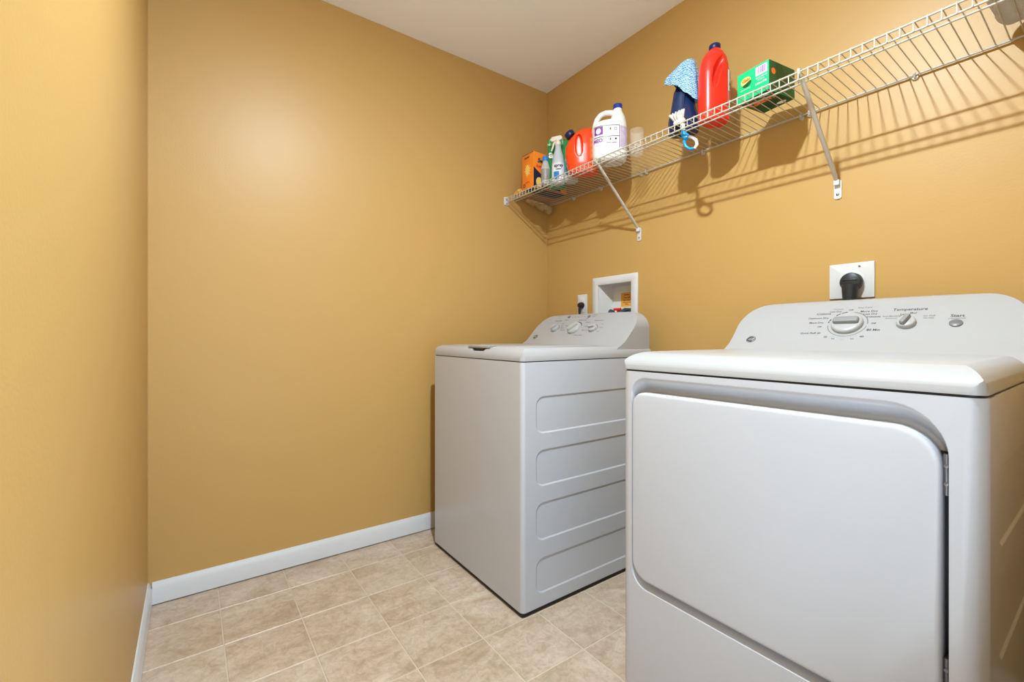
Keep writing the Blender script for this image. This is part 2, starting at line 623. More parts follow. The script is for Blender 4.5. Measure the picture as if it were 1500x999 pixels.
def strut(x):
    """diagonal support: flattened tube from the front rail down to a foot on the wall"""
    top, bot = Vector(S((x + 0.003, YF + 0.012, SZ - 0.012))), Vector(S((x, -0.012, 1.487)))
    d = (bot - top).normalized()
    bm = bmesh.new()
    side = Vector((1, 0, 0)); up = side.cross(d)
    sec = [(0.0072 * math.cos(2 * PI * k / 14), 0.0048 * math.sin(2 * PI * k / 14)) for k in range(14)]
    rings = []
    for t in (0, 0.06, 0.5, 0.94, 1):
        p = top.lerp(bot, t)
        k = 1.0 if 0.05 < t < 0.95 else 0.85
        rings.append([bm.verts.new(p + side * (a * k) + up * (b * k)) for a, b in sec])
    for A, B in zip(rings, rings[1:]):
        for k in range(14):
            bm.faces.new((A[k], A[(k + 1) % 14], B[(k + 1) % 14], B[k]))
    bm.faces.new(rings[0]); bm.faces.new(rings[-1])
    s = obj('support_strut', bm, 'bracket', sh)
    bm = bmesh.new()
    prism(bm, rrect(x - 0.011 - RX / 2, x + 0.011 - RX / 2, 1.428 - SZ, 1.490 - SZ, 0.006), -0.0004, -0.004, 'y')
    box(bm, x - 0.008 - RX / 2, x + 0.008 - RX / 2, -0.017, -0.003, 1.472 - SZ, 1.489 - SZ)
    ft = obj('strut_foot', bm, 'trim', s, bevel=0.001)
    bm = bmesh.new()
    lathe(bm, [(0.0001, -0.0062), (0.003, -0.006), (0.0045, -0.0046), (0.0045, -0.0035)], 12, 'y', (x - RX / 2, 0, 1.443 - SZ))
    obj('screw', bm, 'steel', s)
    bm = bmesh.new()
    tube(bm, [S((x + 0.003, YF + 0.013, SZ - 0.016)), S((x + 0.003, YF - 0.002, SZ - 0.006)), S((x + 0.003, YF - 0.004, SZ + 0.004)), S((x + 0.003, YF + 0.006, SZ + 0.006))], 0.0045, 8)
    obj('strut_hook', bm, 'bracket', s)


for x in (0.691, 1.505): strut(x)
for sx, nm in ((0.001, 1), (RX - 0.001, -1)):
    bm = bmesh.new()
    prism(bm, rrect(YF - 0.012, YF + 0.022, SZ - 0.038, SZ + 0.008, 0.006), sx - RX / 2, sx - RX / 2 + nm * 0.004, 'x')
    for v in bm.verts: v.co.z -= SZ
    tube(bm, [S((sx + nm * 0.003, YF, SZ - 0.001)), S((sx + nm * 0.022, YF, SZ - 0.001))], 0.006, 10)
    tube(bm, [S((sx + nm * 0.003, YF, SZ - 0.024)), S((sx + nm * 0.022, YF, SZ - 0.024))], 0.006, 10)
    tag(obj('end_bracket', bm, 'trim', sh, bevel=0.001))
DECK = SZ + 0.0040


# ================================================================== washer and dryer
MW, MD = 0.686, 0.70
CON = [(0.440, 0.8935), (0.455, 0.9005), (0.475, 0.912), (0.495, 0.9235), (0.515, 0.934), (0.538, 0.948), (0.560, 0.969), (0.600, 1.0125), (0.640, 1.056), (0.656, 1.071), (0.668, 1.079), (0.680, 1.082), (0.697, 1.081), (0.697, 0.892), (0.445, 0.892)]
SL = Vector((0, 0.08, 0.0865)).normalized()
SN = Vector((0, -SL.z, SL.y))


def con_pt(x, s, off=0.0006):
    """point on the sloping control face"""
    p = Vector((0, 0.56, 0.969)) + SL * s + SN * off
    return Vector((x, p.y, p.z))


def ell(cx, cz, a, b, a0, a1, n=10):
    return [(cx + a * math.cos(a0 + (a1 - a0) * k / n), cz + b * math.sin(a0 + (a1 - a0) * k / n)) for k in range(n + 1)]


def top_cover(root, sh_, fa, sa, zt, z0, wname):
    o = obj('top_cover', boxbm(-0.01, MW + 0.01, -0.01, MD, z0 - 0.0001, zt + 0.05), 'plastic', root, loc=sh_)
    bpy.context.view_layer.update()
    bm = bmesh.new()
    prism(bm, [(MD + 0.02, z0)] + [(0, z0)] + ell(fa, z0 + 0.006, fa, zt - z0 - 0.006, PI, PI / 2) + [(MD + 0.02, zt - 0.002)], -0.02, MW + 0.02, 'x')
    cut(o, bm, 'INTERSECT')
    bm = bmesh.new()
    prism(bm, [(0, z0 - 0.01), (MW, z0 - 0.01)] + ell(MW - sa, z0 + 0.006, sa, zt - z0 - 0.006, 0, PI / 2) + ell(sa, z0 + 0.006, sa, zt - z0 - 0.006, PI / 2, PI), -0.02, MD + 0.02, 'y')
    cut(o, bm, 'INTERSECT')
    bm = bmesh.new()
    prism(bm, rrect(0, MW, 0, MD + 0.05, 0.02), z0 - 0.05, zt + 0.1, 'z')
    cut(o, bm, 'INTERSECT')
    return o


def console(root, sh_):
    o = obj('control_panel', boxbm(-0.1, MW + 0.1, 0.3, 0.8, 0.8, 1.3), 'plastic', root, loc=sh_)
    bpy.context.view_layer.update()
    bm = bmesh.new()
    prism(bm, CON, -0.2, MW + 0.2, 'x')
    cut(o, bm, 'INTERSECT')
    bm = bmesh.new()
    e = 0.008
    a, b = 0.085, 0.075
    top = []
    for k in range(1, 12):
        x = e + a + (MW - 2 * e - 2 * a) * k / 12
        top.append((x, 1.0845 - 0.010 * abs(2 * x / MW - 1) ** 2))
    top.reverse()
    zc = 1.0845 - 0.010 * (2 * (e + a) / MW - 1) ** 2 - b
    prism(bm, [(e, 0.893), (MW - e, 0.893)] + ell(MW - e - a, zc, a, b, 0, PI / 2) + top + ell(e + a, zc, a, b, PI / 2, PI), 0.2, 0.9, 'y')
    cut(o, bm, 'INTERSECT')
    md = o.modifiers.new('bv', 'BEVEL')
    md.width = 0.015; md.segments = 5; md.limit_method = 'ANGLE'; md.angle_limit = math.radians(40)
    bake(o)
    resmooth(o, 50, True)
    return o


def side_recess(bm, x, out, y0, y1):
    """rounded embossed recesses; x = side plane, out = +1 / -1 outward"""
    for z0, z1 in ((0.063, 0.190), (0.249, 0.385), (0.440, 0.571), (0.626, 0.760)):
        R = []
        d, wdt = 0.0035, 0.0075
        for t in (-0.3, 0.0, 0.2, 0.4, 0.6, 0.8, 1.0):
            ins = wdt * t
            dep = d * (1 - math.cos(PI * max(0, t))) / 2 if t > 0 else 0.02 * t
            rr = 0.036 - ins
            R.append((rrect(y0 + ins, y1 - ins, z0 + ins, z1 - ins, rr, 8), x - out * dep))
        stacked(bm, R, 'x')


def dial(root, sh_, x, s, r, ang, name='dial', grip='dial', ring=True):
    """round knob with a raised bar grip"""
    T = lambda a, b, h: con_pt(x, s) + Vector((1, 0, 0)) * a + SL * b + SN * h
    bm = bmesh.new()
    n = 36
    R = []
    for rad, h in ((r, 0.0), (r, 0.004), (r * 0.97, 0.009), (r * 0.90, 0.0115), (r * 0.80, 0.0125)):
        R.append([bm.verts.new(T(rad * math.cos(2 * PI * k / n), rad * math.sin(2 * PI * k / n), h)) for k in range(n)])
    for A, B in zip(R, R[1:]):
        for k in range(n):
            bm.faces.new((A[k], A[(k + 1) % n], B[(k + 1) % n], B[k]))
    bm.faces.new(R[0]); bm.faces.new(R[-1])
    o = obj(name, bm, 'dial', root, loc=sh_)
    bm = bmesh.new()
    ca, sa = math.cos(ang), math.sin(ang)
    outl = rrect(-r * 0.80, r * 0.80, -r * 0.26, r * 0.26, r * 0.13, 4)
    L = []
    for k_, h in ((1.0, 0.010), (1.0, 0.019), (0.90, 0.0235)):
        L.append([bm.verts.new(T((u * k_) * ca - (v * k_) * sa, (u * k_) * sa + (v * k_) * ca, h)) for u, v in outl])
    m = len(outl)
    for A, B in zip(L, L[1:]):
        for k in range(m):
            bm.faces.new((A[k], A[(k + 1) % m], B[(k + 1) % m], B[k]))
    bm.faces.new(L[0]); bm.faces.new(L[-1])
    obj('dial_grip', bm, grip, o, bevel=0.0008)
    return o


def arc_ring(bm, x, s, r0, r1, a0, a1, n=20):
    for k in range(n):
        t0, t1 = a0 + (a1 - a0) * k / n, a0 + (a1 - a0) * (k + 1) / n
        q = lambda r, t: con_pt(x + r * math.cos(t), s + r * math.sin(t), 0.0005)
        flat(bm, [q(r0, t0), q(r1, t0), q(r1, t1), q(r0, t1)])


def lettering(root, sh_, items, m):
    """each printed word of a control panel is a flat part of its own"""
    for s_, x, s, size, al in items:
        bm = bmesh.new()
        text_bm(bm, s_, size, lambda u, v: con_pt(x + u, s + v, 0.0006), al, bold=size * 0.012)
        obj('lettering', bm, m, root, loc=sh_, smooth=0, recalc=False)


def badge(root, sh_, x, s):
    bm = bmesh.new()
    n = 24
    R = [[bm.verts.new(con_pt(x + r * math.cos(2 * PI * k / n), s + r * math.sin(2 * PI * k / n), h)) for k in range(n)] for r, h in ((0.0145, 0.0), (0.0145, 0.0012), (0.0138, 0.0016))]
    for A, B in zip(R, R[1:]):
        for k in range(n): bm.faces.new((A[k], A[(k + 1) % n], B[(k + 1) % n], B[k]))
    bm.faces.new(R[-1])
    b = obj('badge', bm, 'badge', root, loc=sh_)
    bm = bmesh.new()
    text_bm(bm, 'GE', 0.0150, lambda u, v: con_pt(x + u, s + v, 0.0019), bold=0.0003, italic=0.3)
    for r0, r1, a0, a1 in ((0.0115, 0.0127, 0.4, 1.8), (0.0115, 0.0127, 2.0, 3.4), (0.0115, 0.0127, 3.55, 4.95), (0.0115, 0.0127, 5.1, 6.5)):
        for k in range(8):
            t0, t1 = a0 + (a1 - a0) * k / 8, a0 + (a1 - a0) * (k + 1) / 8
            q = lambda r, t: con_pt(x + r * math.cos(t), s + r * math.sin(t), 0.0019)
            flat(bm, [q(r0, t0), q(r1, t0), q(r1, t1), q(r0, t1)])
    obj('monogram', bm, 'silver', b, smooth=0)


def feet(root, sh_):
    for fx in (0.06, MW - 0.06):
        for fy in (0.07, MD - 0.07):
            bm = bmesh.new()
            lathe(bm, [(0.022, 0.0004), (0.022, 0.006), (0.010, 0.010), (0.010, 0.025)], 14, 'z', (fx, fy, 0))
            obj('foot', bm, 'black', root, loc=sh_)


# ---------------------------------------------------------------- washing machine
WX0, WYF = 0.171, -0.830
wm = thing('washing_machine', 'white top-loading washing machine in the far corner, three small dials on its panel', 'washing machine', (WX0 + MW / 2, WYF + MD / 2, 0))
SH = (-MW / 2, -MD / 2, 0)
bm = bmesh.new()
prism(bm, rrect(0, MW, 0, MD, (0.016, 0.016, 0.004, 0.004)), 0.0185, 0.8805, 'z')
cab = obj('cabinet', bm, 'enamel', wm, loc=SH)
bpy.context.view_layer.update()
bm = bmesh.new()
side_recess(bm, MW, 1, 0.059, 0.63)
side_recess(bm, 0.0, -1, 0.059, 0.63)
cut(cab, bm)
resmooth(cab, 30, True)
obj('base', boxbm(0.006, MW - 0.006, 0.006, MD - 0.006, 0.003, 0.0184), 'darkbase', wm, loc=SH)
feet(wm, SH)
bm = bmesh.new()
prism(bm, rrect(0.004, MW - 0.004, 0.004, MD - 0.004, 0.014), 0.8802, 0.8842, 'z')
obj('seam_gasket', bm, 'black', wm, loc=SH)
tc_ = top_cover(wm, SH, 0.040, 0.034, 0.931, 0.8838, 'w')
bm = bmesh.new()   # finger notch under the lid
prism(bm, [(0.335, 0.9125), (0.425, 0.9125), (0.470, 0.96), (0.286, 0.96)], -0.03, 0.055, 'y')
cut(tc_, bm)
md = tc_.modifiers.new('bv', 'BEVEL'); md.width = 0.004; md.segments = 2; md.limit_method = 'ANGLE'; md.angle_limit = math.radians(40)
bake(tc_)
resmooth(tc_, 45, True)
bm = bmesh.new()
prism(bm, rrect(0.075, MW - 0.075, 0.042, 0.452, 0.03), 0.9290, 0.9328, 'z')
lid = obj('lid', bm, 'plastic', wm, loc=SH, bevel=0.002)
bm = bmesh.new()
prism(bm, [(0.300, 0.9245), (0.456, 0.9245), (0.462, 0.9335), (0.294, 0.9335)], 0.012, 0.050, 'y')
obj('lid_grip', bm, 'plastic', lid, bevel=0.0015)
bm = bmesh.new()
prism(bm, [(0.31, 0.916), (0.446, 0.916), (0.455, 0.9243), (0.301, 0.9243)], 0.022, 0.0545, 'y')
obj('grip_shade', bm, 'badge', lid)  # dark block in the notch, painted shade under the lid grip
con = console(wm, SH)
dial(wm, SH, 0.176, 0.052, 0.021, 0.9)
dial(wm, SH, 0.315, 0.052, 0.036, 0.9)
dial(wm, SH, 0.443, 0.049, 0.021, 0.2)
for x, s in ((0.219, 0.134), (0.361, 0.133)):
    bm = bmesh.new()
    n = 18
    R = [[bm.verts.new(con_pt(x + r * math.cos(2 * PI * k / n), s + r * 0.9 * math.sin(2 * PI * k / n), h)) for k in range(n)] for r, h in ((0.0085, -0.003), (0.0085, 0.003), (0.007, 0.004))]
    for A, B in zip(R, R[1:]):
        for k in range(n): bm.faces.new((A[k], A[(k + 1) % n], B[(k + 1) % n], B[k]))
    bm.faces.new(R[-1])
    obj('button', bm, 'button', wm, loc=SH)
badge(wm, SH, 0.060, -0.004)
lettering(wm, SH, [('Load Size', 0.160, 0.109, 0.013, 'CENTER'), ('Small', 0.205, 0.072, 0.008, 'LEFT'), ('Medium', 0.212, 0.058, 0.008, 'LEFT'), ('Large', 0.200, 0.088, 0.008, 'LEFT'),
                ('Cottons', 0.365, 0.092, 0.010, 'LEFT'), ('Casuals', 0.375, 0.066, 0.009, 'LEFT'), ('Easy Care', 0.375, 0.040, 0.009, 'LEFT'),
                ('Rinse and Spin', 0.345, 0.008, 0.009, 'LEFT'), ('Bulky', 0.258, 0.072, 0.009, 'RIGHT'), ('Delicates', 0.252, 0.044, 0.009, 'RIGHT'),
                ('Wash Cycle', 0.335, 0.108, 0.011, 'CENTER'), ('Temperature', 0.445, 0.102, 0.011, 'CENTER'), ('Hot', 0.475, 0.078, 0.008, 'LEFT'), ('Warm', 0.478, 0.056, 0.008, 'LEFT'), ('Cold', 0.474, 0.032, 0.008, 'LEFT'),
                ('Options', 0.219, 0.112, 0.009, 'CENTER'), ('Start', 0.361, 0.1195, 0.008, 'CENTER'), ('Hold to', 0.385, 0.140, 0.008, 'LEFT'), ('Cancel', 0.385, 0.130, 0.008, 'LEFT'),
                ('Soak', 0.245, 0.132, 0.007, 'CENTER'), ('Wash', 0.268, 0.132, 0.007, 'CENTER'), ('Rinse', 0.291, 0.132, 0.007, 'CENTER'), ('Spin', 0.312, 0.132, 0.007, 'CENTER'), ('Lid', 0.331, 0.132, 0.007, 'CENTER')], 'print')
for a in ((0.315, 0.052, 0.040, 0.0445, 0.5, 2.0), (0.443, 0.049, 0.024, 0.0262, -0.5, 2.0), (0.176, 0.052, 0.024, 0.0262, -0.3, 1.2)):
    bm = bmesh.new()
    arc_ring(bm, *a)
    obj('dial_mark', bm, 'print', wm, loc=SH, smooth=0, recalc=False)

# ---------------------------------------------------------------- dryer
DX0, DYF = 1.270, -0.806
dr = thing('clothes_dryer', 'white front-loading clothes dryer in front of the shelf wall with one large dial', 'dryer', (DX0 + MW / 2, DYF + MD / 2, 0))
FP = 0.066
bm = bmesh.new()
prism(bm, rrect(0, MW, 0, FP, (0.028, 0.028, 0.001, 0.001), 8), 0.0185, 0.880, 'z')
fp = obj('front_panel', bm, 'enamel', dr, loc=SH)
bpy.context.view_layer.update()
bm = bmesh.new()
P0 = (0.035, 0.645, 0.319, 0.866)
R = []
for t in (-0.5, 0, 0.1, 0.25, 0.45, 0.65, 0.85, 1.0):
    q = max(0.0, t)
    dep = 0.030 * (t if t < 0 else (1 - math.cos(PI * q)) / 2)
    R.append((rrect(P0[0] + 0.006 * q, P0[1] - 0.003 * q, P0[2] + 0.020 * q, P0[3] - 0.036 * q, (0.045 - 0.004 * q, 0.05, 0.078 - 0.012 * q, 0.042 - 0.004 * q), 10), dep))
stacked(bm, R, 'y')
cut(fp, bm)
resmooth(fp, 30, True)
bm = bmesh.new()
prism(bm, rrect(0.0012, MW - 0.0012, FP + 0.0018, MD, 0.002), 0.0185, 0.880, 'z')
cab = obj('cabinet', bm, 'enamel', dr, loc=SH)
bpy.context.view_layer.update()
bm = bmesh.new()
side_recess(bm, MW - 0.0012, 1, 0.105, 0.63)
side_recess(bm, 0.0012, -1, 0.105, 0.63)
cut(cab, bm)
resmooth(cab, 30, True)
obj('base', boxbm(0.006, MW - 0.006, 0.006, MD - 0.006, 0.003, 0.0184), 'darkbase', dr, loc=SH)
feet(dr, SH)
bm = bmesh.new()
prism(bm, rrect(0.004, MW - 0.004, 0.005, MD - 0.004, 0.02), 0.8797, 0.8847, 'z')
obj('seam_gasket', bm, 'black', dr, loc=SH)
tcd = top_cover(dr, SH, 0.075, 0.050, 0.931, 0.8842, 'd')
md = tcd.modifiers.new('bv', 'BEVEL'); md.width = 0.003; md.segments = 2; md.limit_method = 'ANGLE'; md.angle_limit = math.radians(30)
bake(tcd)
resmooth(tcd, 30, True)
bm = bmesh.new()
box(bm, 0.6300, 0.6414, 0.0270, 0.0298, 0.375, 0.790)
obj('door_gap_shade', bm, 'black', dr, loc=SH)  # black strip standing in for shade in the gap right of the door
# door
bm = bmesh.new()
DR = (0.0395, 0.6365, 0.3445, 0.8265)
rad = (0.044, 0.050, 0.062, 0.036)
R = []
for ins, y in ((0.003, 0.0285), (0.0, 0.026), (0.0, 0.0), (0.0008, -0.0018), (0.0022, -0.0034), (0.0045, -0.0046), (0.008, -0.005)):
    R.append((rrect(DR[0] + ins, DR[1] - ins, DR[2] + ins, DR[3] - ins, tuple(q - ins * 0.6 for q in rad), 10), y))
stacked(bm, R, 'y')
door = obj('door', bm, 'enamel', dr, loc=SH, smooth=30)
for zc in (0.757, 0.440):
    bm = bmesh.new()
    box(bm, 0.6368, 0.6420, 0.010, 0.028, zc - 0.030, zc + 0.030)
    tube(bm, [(0.6405, 0.010, zc - 0.032), (0.6405, 0.010, zc + 0.032)], 0.0032, 10)
    for dz in (-0.014, 0.014):
        lathe(bm, [(0.003, 0), (0.003, -0.0015), (0.0001, -0.002)], 10, 'y', (0.6405, 0.0072, zc + dz))
    obj('hinge', bm, 'steel', door)
console(dr, SH)
dial(dr, SH, 0.327, 0.051, 0.039, 0.02, grip='dialgrey')
dial(dr, SH, 0.459, 0.050, 0.021, 1.25, grip='dialgrey')
bm = bmesh.new()
n = 24
R = [[bm.verts.new(con_pt(0.5545 + r * math.cos(2 * PI * k / n), 0.047 + r * 0.95 * math.sin(2 * PI * k / n), h)) for k in range(n)] for r, h in ((0.0125, 0.0), (0.0125, 0.003), (0.0105, 0.0042))]
for A, B in zip(R, R[1:]):
    for k in range(n): bm.faces.new((A[k], A[(k + 1) % n], B[(k + 1) % n], B[k]))
bm.faces.new(R[-1])
obj('start_button', bm, 'button', dr, loc=SH)
badge(dr, SH, 0.074, -0.012)
lettering(dr, SH, [('Cottons', 0.258, 0.095, 0.0115, 'CENTER'), ('Optimum Dry', 0.275, 0.077, 0.0095, 'RIGHT'), ('More Dry', 0.266, 0.058, 0.0095, 'RIGHT'), ('Off', 0.264, 0.041, 0.008, 'RIGHT'),
                ('Quick Fluff 20', 0.268, 0.015, 0.0095, 'RIGHT'), ('20', 0.284, 0.000, 0.009, 'CENTER'), ('30', 0.304, -0.008, 0.009, 'CENTER'), ('40', 0.326, -0.012, 0.009, 'CENTER'), ('50', 0.350, -0.008, 0.009, 'CENTER'), ('60', 0.371, 0.002, 0.009, 'CENTER'),
                ('Less Dry', 0.287, 0.103, 0.0085, 'CENTER'), ('Off', 0.325, 0.108, 0.008, 'CENTER'), ('More Dry', 0.349, 0.100, 0.010, 'LEFT'), ('Less Dry', 0.358, 0.089, 0.009, 'LEFT'), ('Delicates', 0.368, 0.078, 0.0085, 'LEFT'), ('Off', 0.383, 0.052, 0.008, 'LEFT'), ('80 Min', 0.377, 0.027, 0.011, 'LEFT'),
                ('Temperature', 0.459, 0.102, 0.0135, 'CENTER'), ('Start', 0.5545, 0.0735, 0.0135, 'CENTER'),
                ('Low', 0.449, 0.084, 0.009, 'CENTER'), ('Med', 0.468, 0.088, 0.008, 'CENTER')], 'print')
for a0, a1 in ((1.75, 2.05), (2.10, 2.35), (2.72, 2.85), (2.90, 3.02)):
    bm = bmesh.new()
    arc_ring(bm, 0.327, 0.051, 0.0470, 0.0505, a0, a1, 5)
    obj('dial_mark', bm, 'print', dr, loc=SH, smooth=0, recalc=False)
lettering(dr, SH, [('Easy Care', 0.357, 0.116, 0.0085, 'CENTER'), ('Timed Dry', 0.360, -0.016, 0.0095, 'CENTER'), ('Anti-Bacterial', 0.424, 0.078, 0.0075, 'CENTER'), ('Air Fluff', 0.501, 0.076, 0.0075, 'CENTER'), ('Extra Low', 0.424, 0.070, 0.006, 'CENTER'), ('No Heat', 0.501, 0.068, 0.006, 'CENTER'), ('press and hold', 0.5545, 0.0645, 0.0055, 'CENTER'), ('Cottons', 0.292, 0.113, 0.0075, 'CENTER'), ('sensor dry system', 0.30, -0.045, 0.007, 'CENTER')], 'printpale')
bm = bmesh.new()
arc_ring(bm, 0.327, 0.051, 0.0465, 0.0490, -0.02, 1.40, 16)
arc_ring(bm, 0.327, 0.051, 0.0465, 0.0485, 3.25, 6.10, 30)
obj('dial_scale', bm, 'printpale', dr, loc=SH, smooth=0, recalc=False)

# ================================================================== things on the right wall
# washer supply and drain box
ob = thing('washer_outlet_box', 'white recessed plumbing box with red valve above the washer', 'outlet box', ((BX0 + BX1) / 2, 0, 1.02))
OL = (-(BX0 + BX1) / 2, 0, -1.02)
bm = bmesh.new()
o_ = rrect(0.385, 0.683, 1.005, 1.278, 0.003, 2); i_ = rrect(BX0, BX1, BZ0, BZ1, 0.002, 2)
loops = [[bm.verts.new((x, y, z)) for x, z in poly] for poly, y in ((o_, -0.0003), (o_, -0.005), (rrect(0.388, 0.680, 1.008, 1.275, 0.003, 2), -0.008), (rrect(BX0 - 0.004, BX1 + 0.004, BZ0 - 0.004, BZ1 + 0.004, 0.002, 2), -0.008), (i_, -0.005), (i_, 0.004))]
for A, B in zip(loops, loops[1:]):
    for k in range(len(A)): bm.faces.new((A[k], A[(k + 1) % len(A)], B[(k + 1) % len(A)], B[k]))
obj('box_frame', bm, 'cover', ob, loc=OL)
bm = bmesh.new()
A = [bm.verts.new((x, 0.0, z)) for x, z in ((BX0, BZ0), (BX1, BZ0), (BX1, BZ1), (BX0, BZ1))]
B = [bm.verts.new((x, 0.090, z)) for x, z in ((BX0 + 0.02, BZ0), (BX1 - 0.002, BZ0), (BX1 - 0.002, BZ1 - 0.004), (BX0 + 0.02, BZ1 - 0.004))]
for k in range(4): bm.faces.new((A[k], A[(k + 1) % 4], B[(k + 1) % 4], B[k]))
bm.faces.new(B)
obj('box_liner', bm, 'boxin', ob, loc=OL, smooth=0)
bm = bmesh.new()
box(bm, 0.500, 0.572, 0.0885, 0.0895, 1.125, 1.197)
st = obj('sticker', bm, 'orangelabel', ob, loc=OL)
bm = bmesh.new()
fnb = lambda u, v: (0.604 + u, 0.088, 1.17 + v)
for s_, dz, sz in (('Caution', 0.022, 0.012), ('Turn off', 0.008, 0.013), ('water supply', -0.006, 0.009), ('when not in use', -0.017, 0.008), ('Valves', -0.027, 0.009)):
    text_bm(bm, s_, sz, lambda u, v: (0.538 + u, 0.0882, 1.164 + dz + v), bold=0.0003)
obj('sticker_lettering', bm, 'print', st, smooth=0)
bm = bmesh.new()
box(bm, 0.500, 0.640, 0.045, 0.088, 1.085, 1.118)
lathe(bm, [(0.014, 1.045), (0.014, 1.09)], 14, 'z', (0.555, 0.06, 0)); lathe(bm, [(0.014, 1.045), (0.014, 1.09)], 14, 'z', (0.62, 0.06, 0))
obj('valve_manifold', bm, 'cream', ob, loc=OL, bevel=0.002)
bm = bmesh.new()
box(bm, 0.528, 0.572, -0.004, 0.010, 1.099, 1.112)
tube(bm, [(0.553, 0.003, 1.105), (0.556, 0.012, 1.094), (0.556, 0.045, 1.085)], 0.009, 10)
obj('valve_handle', bm, 'red', ob, loc=OL, bevel=0.002)
bm = bmesh.new(); tube(bm, [(0.545, 0.0, 1.10), (0.545, -0.006, 1.08), (0.545, -0.012, 1.05)], 0.004, 8)
obj('valve_stem', bm, 'brush_white', ob, loc=OL)
bm = bmesh.new()
tube(bm, [(0.60, 0.05, 1.10), (0.585, 0.02, 1.102), (0.57, -0.012, 1.080), (0.56, -0.028, 1.02), (0.55, -0.035, 0.90), (0.55, -0.03, 0.75)], 0.011, 12)
tube(bm, [(0.635, 0.04, 1.098), (0.625, 0.01, 1.085), (0.60, -0.012, 1.07), (0.58, -0.04, 1.03), (0.58, -0.045, 0.90), (0.58, -0.04, 0.75)], 0.011, 12)
tube(bm, [(0.50, 0.05, 1.060), (0.50, 0.03, 1.088), (0.51, 0.0, 1.096), (0.515, -0.025, 1.07), (0.515, -0.045, 1.0), (0.515, -0.045, 0.75)], 0.013, 12)
obj('supply_hose', bm, 'hose', ob, loc=OL)

# outlet behind the washer
po = thing('washer_power_outlet', 'narrow white wall outlet with a black plug behind the washer', 'power outlet', (0.307, 0, 1.083))
bm = bmesh.new(); prism(bm, rrect(-0.035, 0.035, 0, 0.115, 0.003), -0.0003, -0.0055, 'y')
obj('cover_plate', bm, 'cover', po, bevel=0.0015)
bm = bmesh.new(); box(bm, -0.017, 0.017, -0.0075, -0.004, 0.018, 0.097); obj('receptacle', bm, 'trim', po, bevel=0.001)
pl = thing('washer_plug', 'black power plug and cord in the outlet behind the washer', 'plug', (0.307, -0.0078, 1.135))
bm = bmesh.new()
loft_ = [(-0.0, 0.0165, 0.0165), (-0.006, 0.0175, 0.017), (-0.022, 0.014, 0.014), (-0.030, 0.009, 0.009), (-0.032, 0.001, 0.001)]
lathe(bm, [(0.0165, 0), (0.0175, -0.006), (0.0165, -0.016), (0.012, -0.026), (0.001, -0.030)], 16, 'y', (0.004, 0, 0.004))
obj('plug_body', bm, 'black', pl)
bm = bmesh.new(); tube(bm, [(0.004, -0.016, 0.002), (0.003, -0.020, -0.02), (0.002, -0.020, -0.06), (0.0, -0.022, -0.2), (0.0, -0.03, -0.5)], [0.010, 0.007, 0.0055, 0.005, 0.005], 10)
obj('cord', bm, 'black', pl)

# outlet behind the dryer
po = thing('dryer_power_outlet', 'square white wall outlet with a big dark plug above the dryer', 'power outlet', (1.5435, 0, 1.095))
bm = bmesh.new(); prism(bm, rrect(-0.0615, 0.0615, 0, 0.1145, 0.003), -0.0003, -0.006, 'y')
obj('cover_plate', bm, 'cover', po, bevel=0.0018)
bm = bmesh.new(); lathe(bm, [(0.036, -0.005), (0.036, -0.0075), (0.034, -0.0085), (0.0, -0.0085)], 28, 'y', (0.0, 0, 0.055), caps=False); obj('receptacle', bm, 'trim', po)
bm = bmesh.new(); lathe(bm, [(0.0035, -0.006), (0.0035, -0.0072), (0.0005, -0.008)], 10, 'y', (0.0225, 0, 0.102)); obj('screw', bm, 'steel', po)
pl = thing('dryer_plug', 'round dark rubber plug and thick cord in the dryer outlet', 'plug', (1.548, -0.0088, 1.146))
bm = bmesh.new()
lathe(bm, [(0.029, 0), (0.0305, -0.004), (0.0305, -0.018), (0.027, -0.026), (0.015, -0.030), (0.0005, -0.031)], 26, 'y')
o = obj('plug_body', bm, 'plug', pl)
bm = bmesh.new()
box(bm, -0.020, 0.020, -0.0325, -0.027, 0.004, 0.008)
obj('plug_rib', bm, 'plug', o, bevel=0.0015)
bm = bmesh.new(); tube(bm, [(0.0, -0.022, -0.010), (0.0, -0.024, -0.035), (0.0, -0.024, -0.08), (0.0, -0.030, -0.16), (0.0, -0.034, -0.3), (0.0, -0.034, -0.5)], [0.023, 0.021, 0.017, 0.012, 0.010, 0.010], 14)
obj('cord', bm, 'plug', pl)


# ================================================================== things on the shelf
class Wrap:
    """maps (arc length, height) onto an upright elliptical bottle wall"""
    def __init__(self, rx, ry, e, a_mid, off=0.0006, cx=0, cy=0):
        self.t = []
        N = 720
        L = 0
        last = None
        for k in range(-N // 2, N // 2 + 1):
            a = a_mid + 2 * PI * k / N
            p = Vector((cx + (rx + off) * spow(math.cos(a), e), cy + (ry + off) * spow(math.sin(a), e)))
            if last is not None: L += (p - last).length
            self.t.append((L, p))
            last = p
        m = self.t[N // 2][0]
        self.t = [(l - m, p) for l, p in self.t]

    def __call__(self, u, z):
        t = self.t
        lo, hi = 0, len(t) - 1
        while hi - lo > 1:
            k = (lo + hi) // 2
            if t[k][0] <= u: lo = k
            else: hi = k
        f = (u - t[lo][0]) / max(1e-9, t[hi][0] - t[lo][0])
        p = t[lo][1].lerp(t[hi][1], min(1, max(0, f)))
        return Vector((p.x, p.y, z))


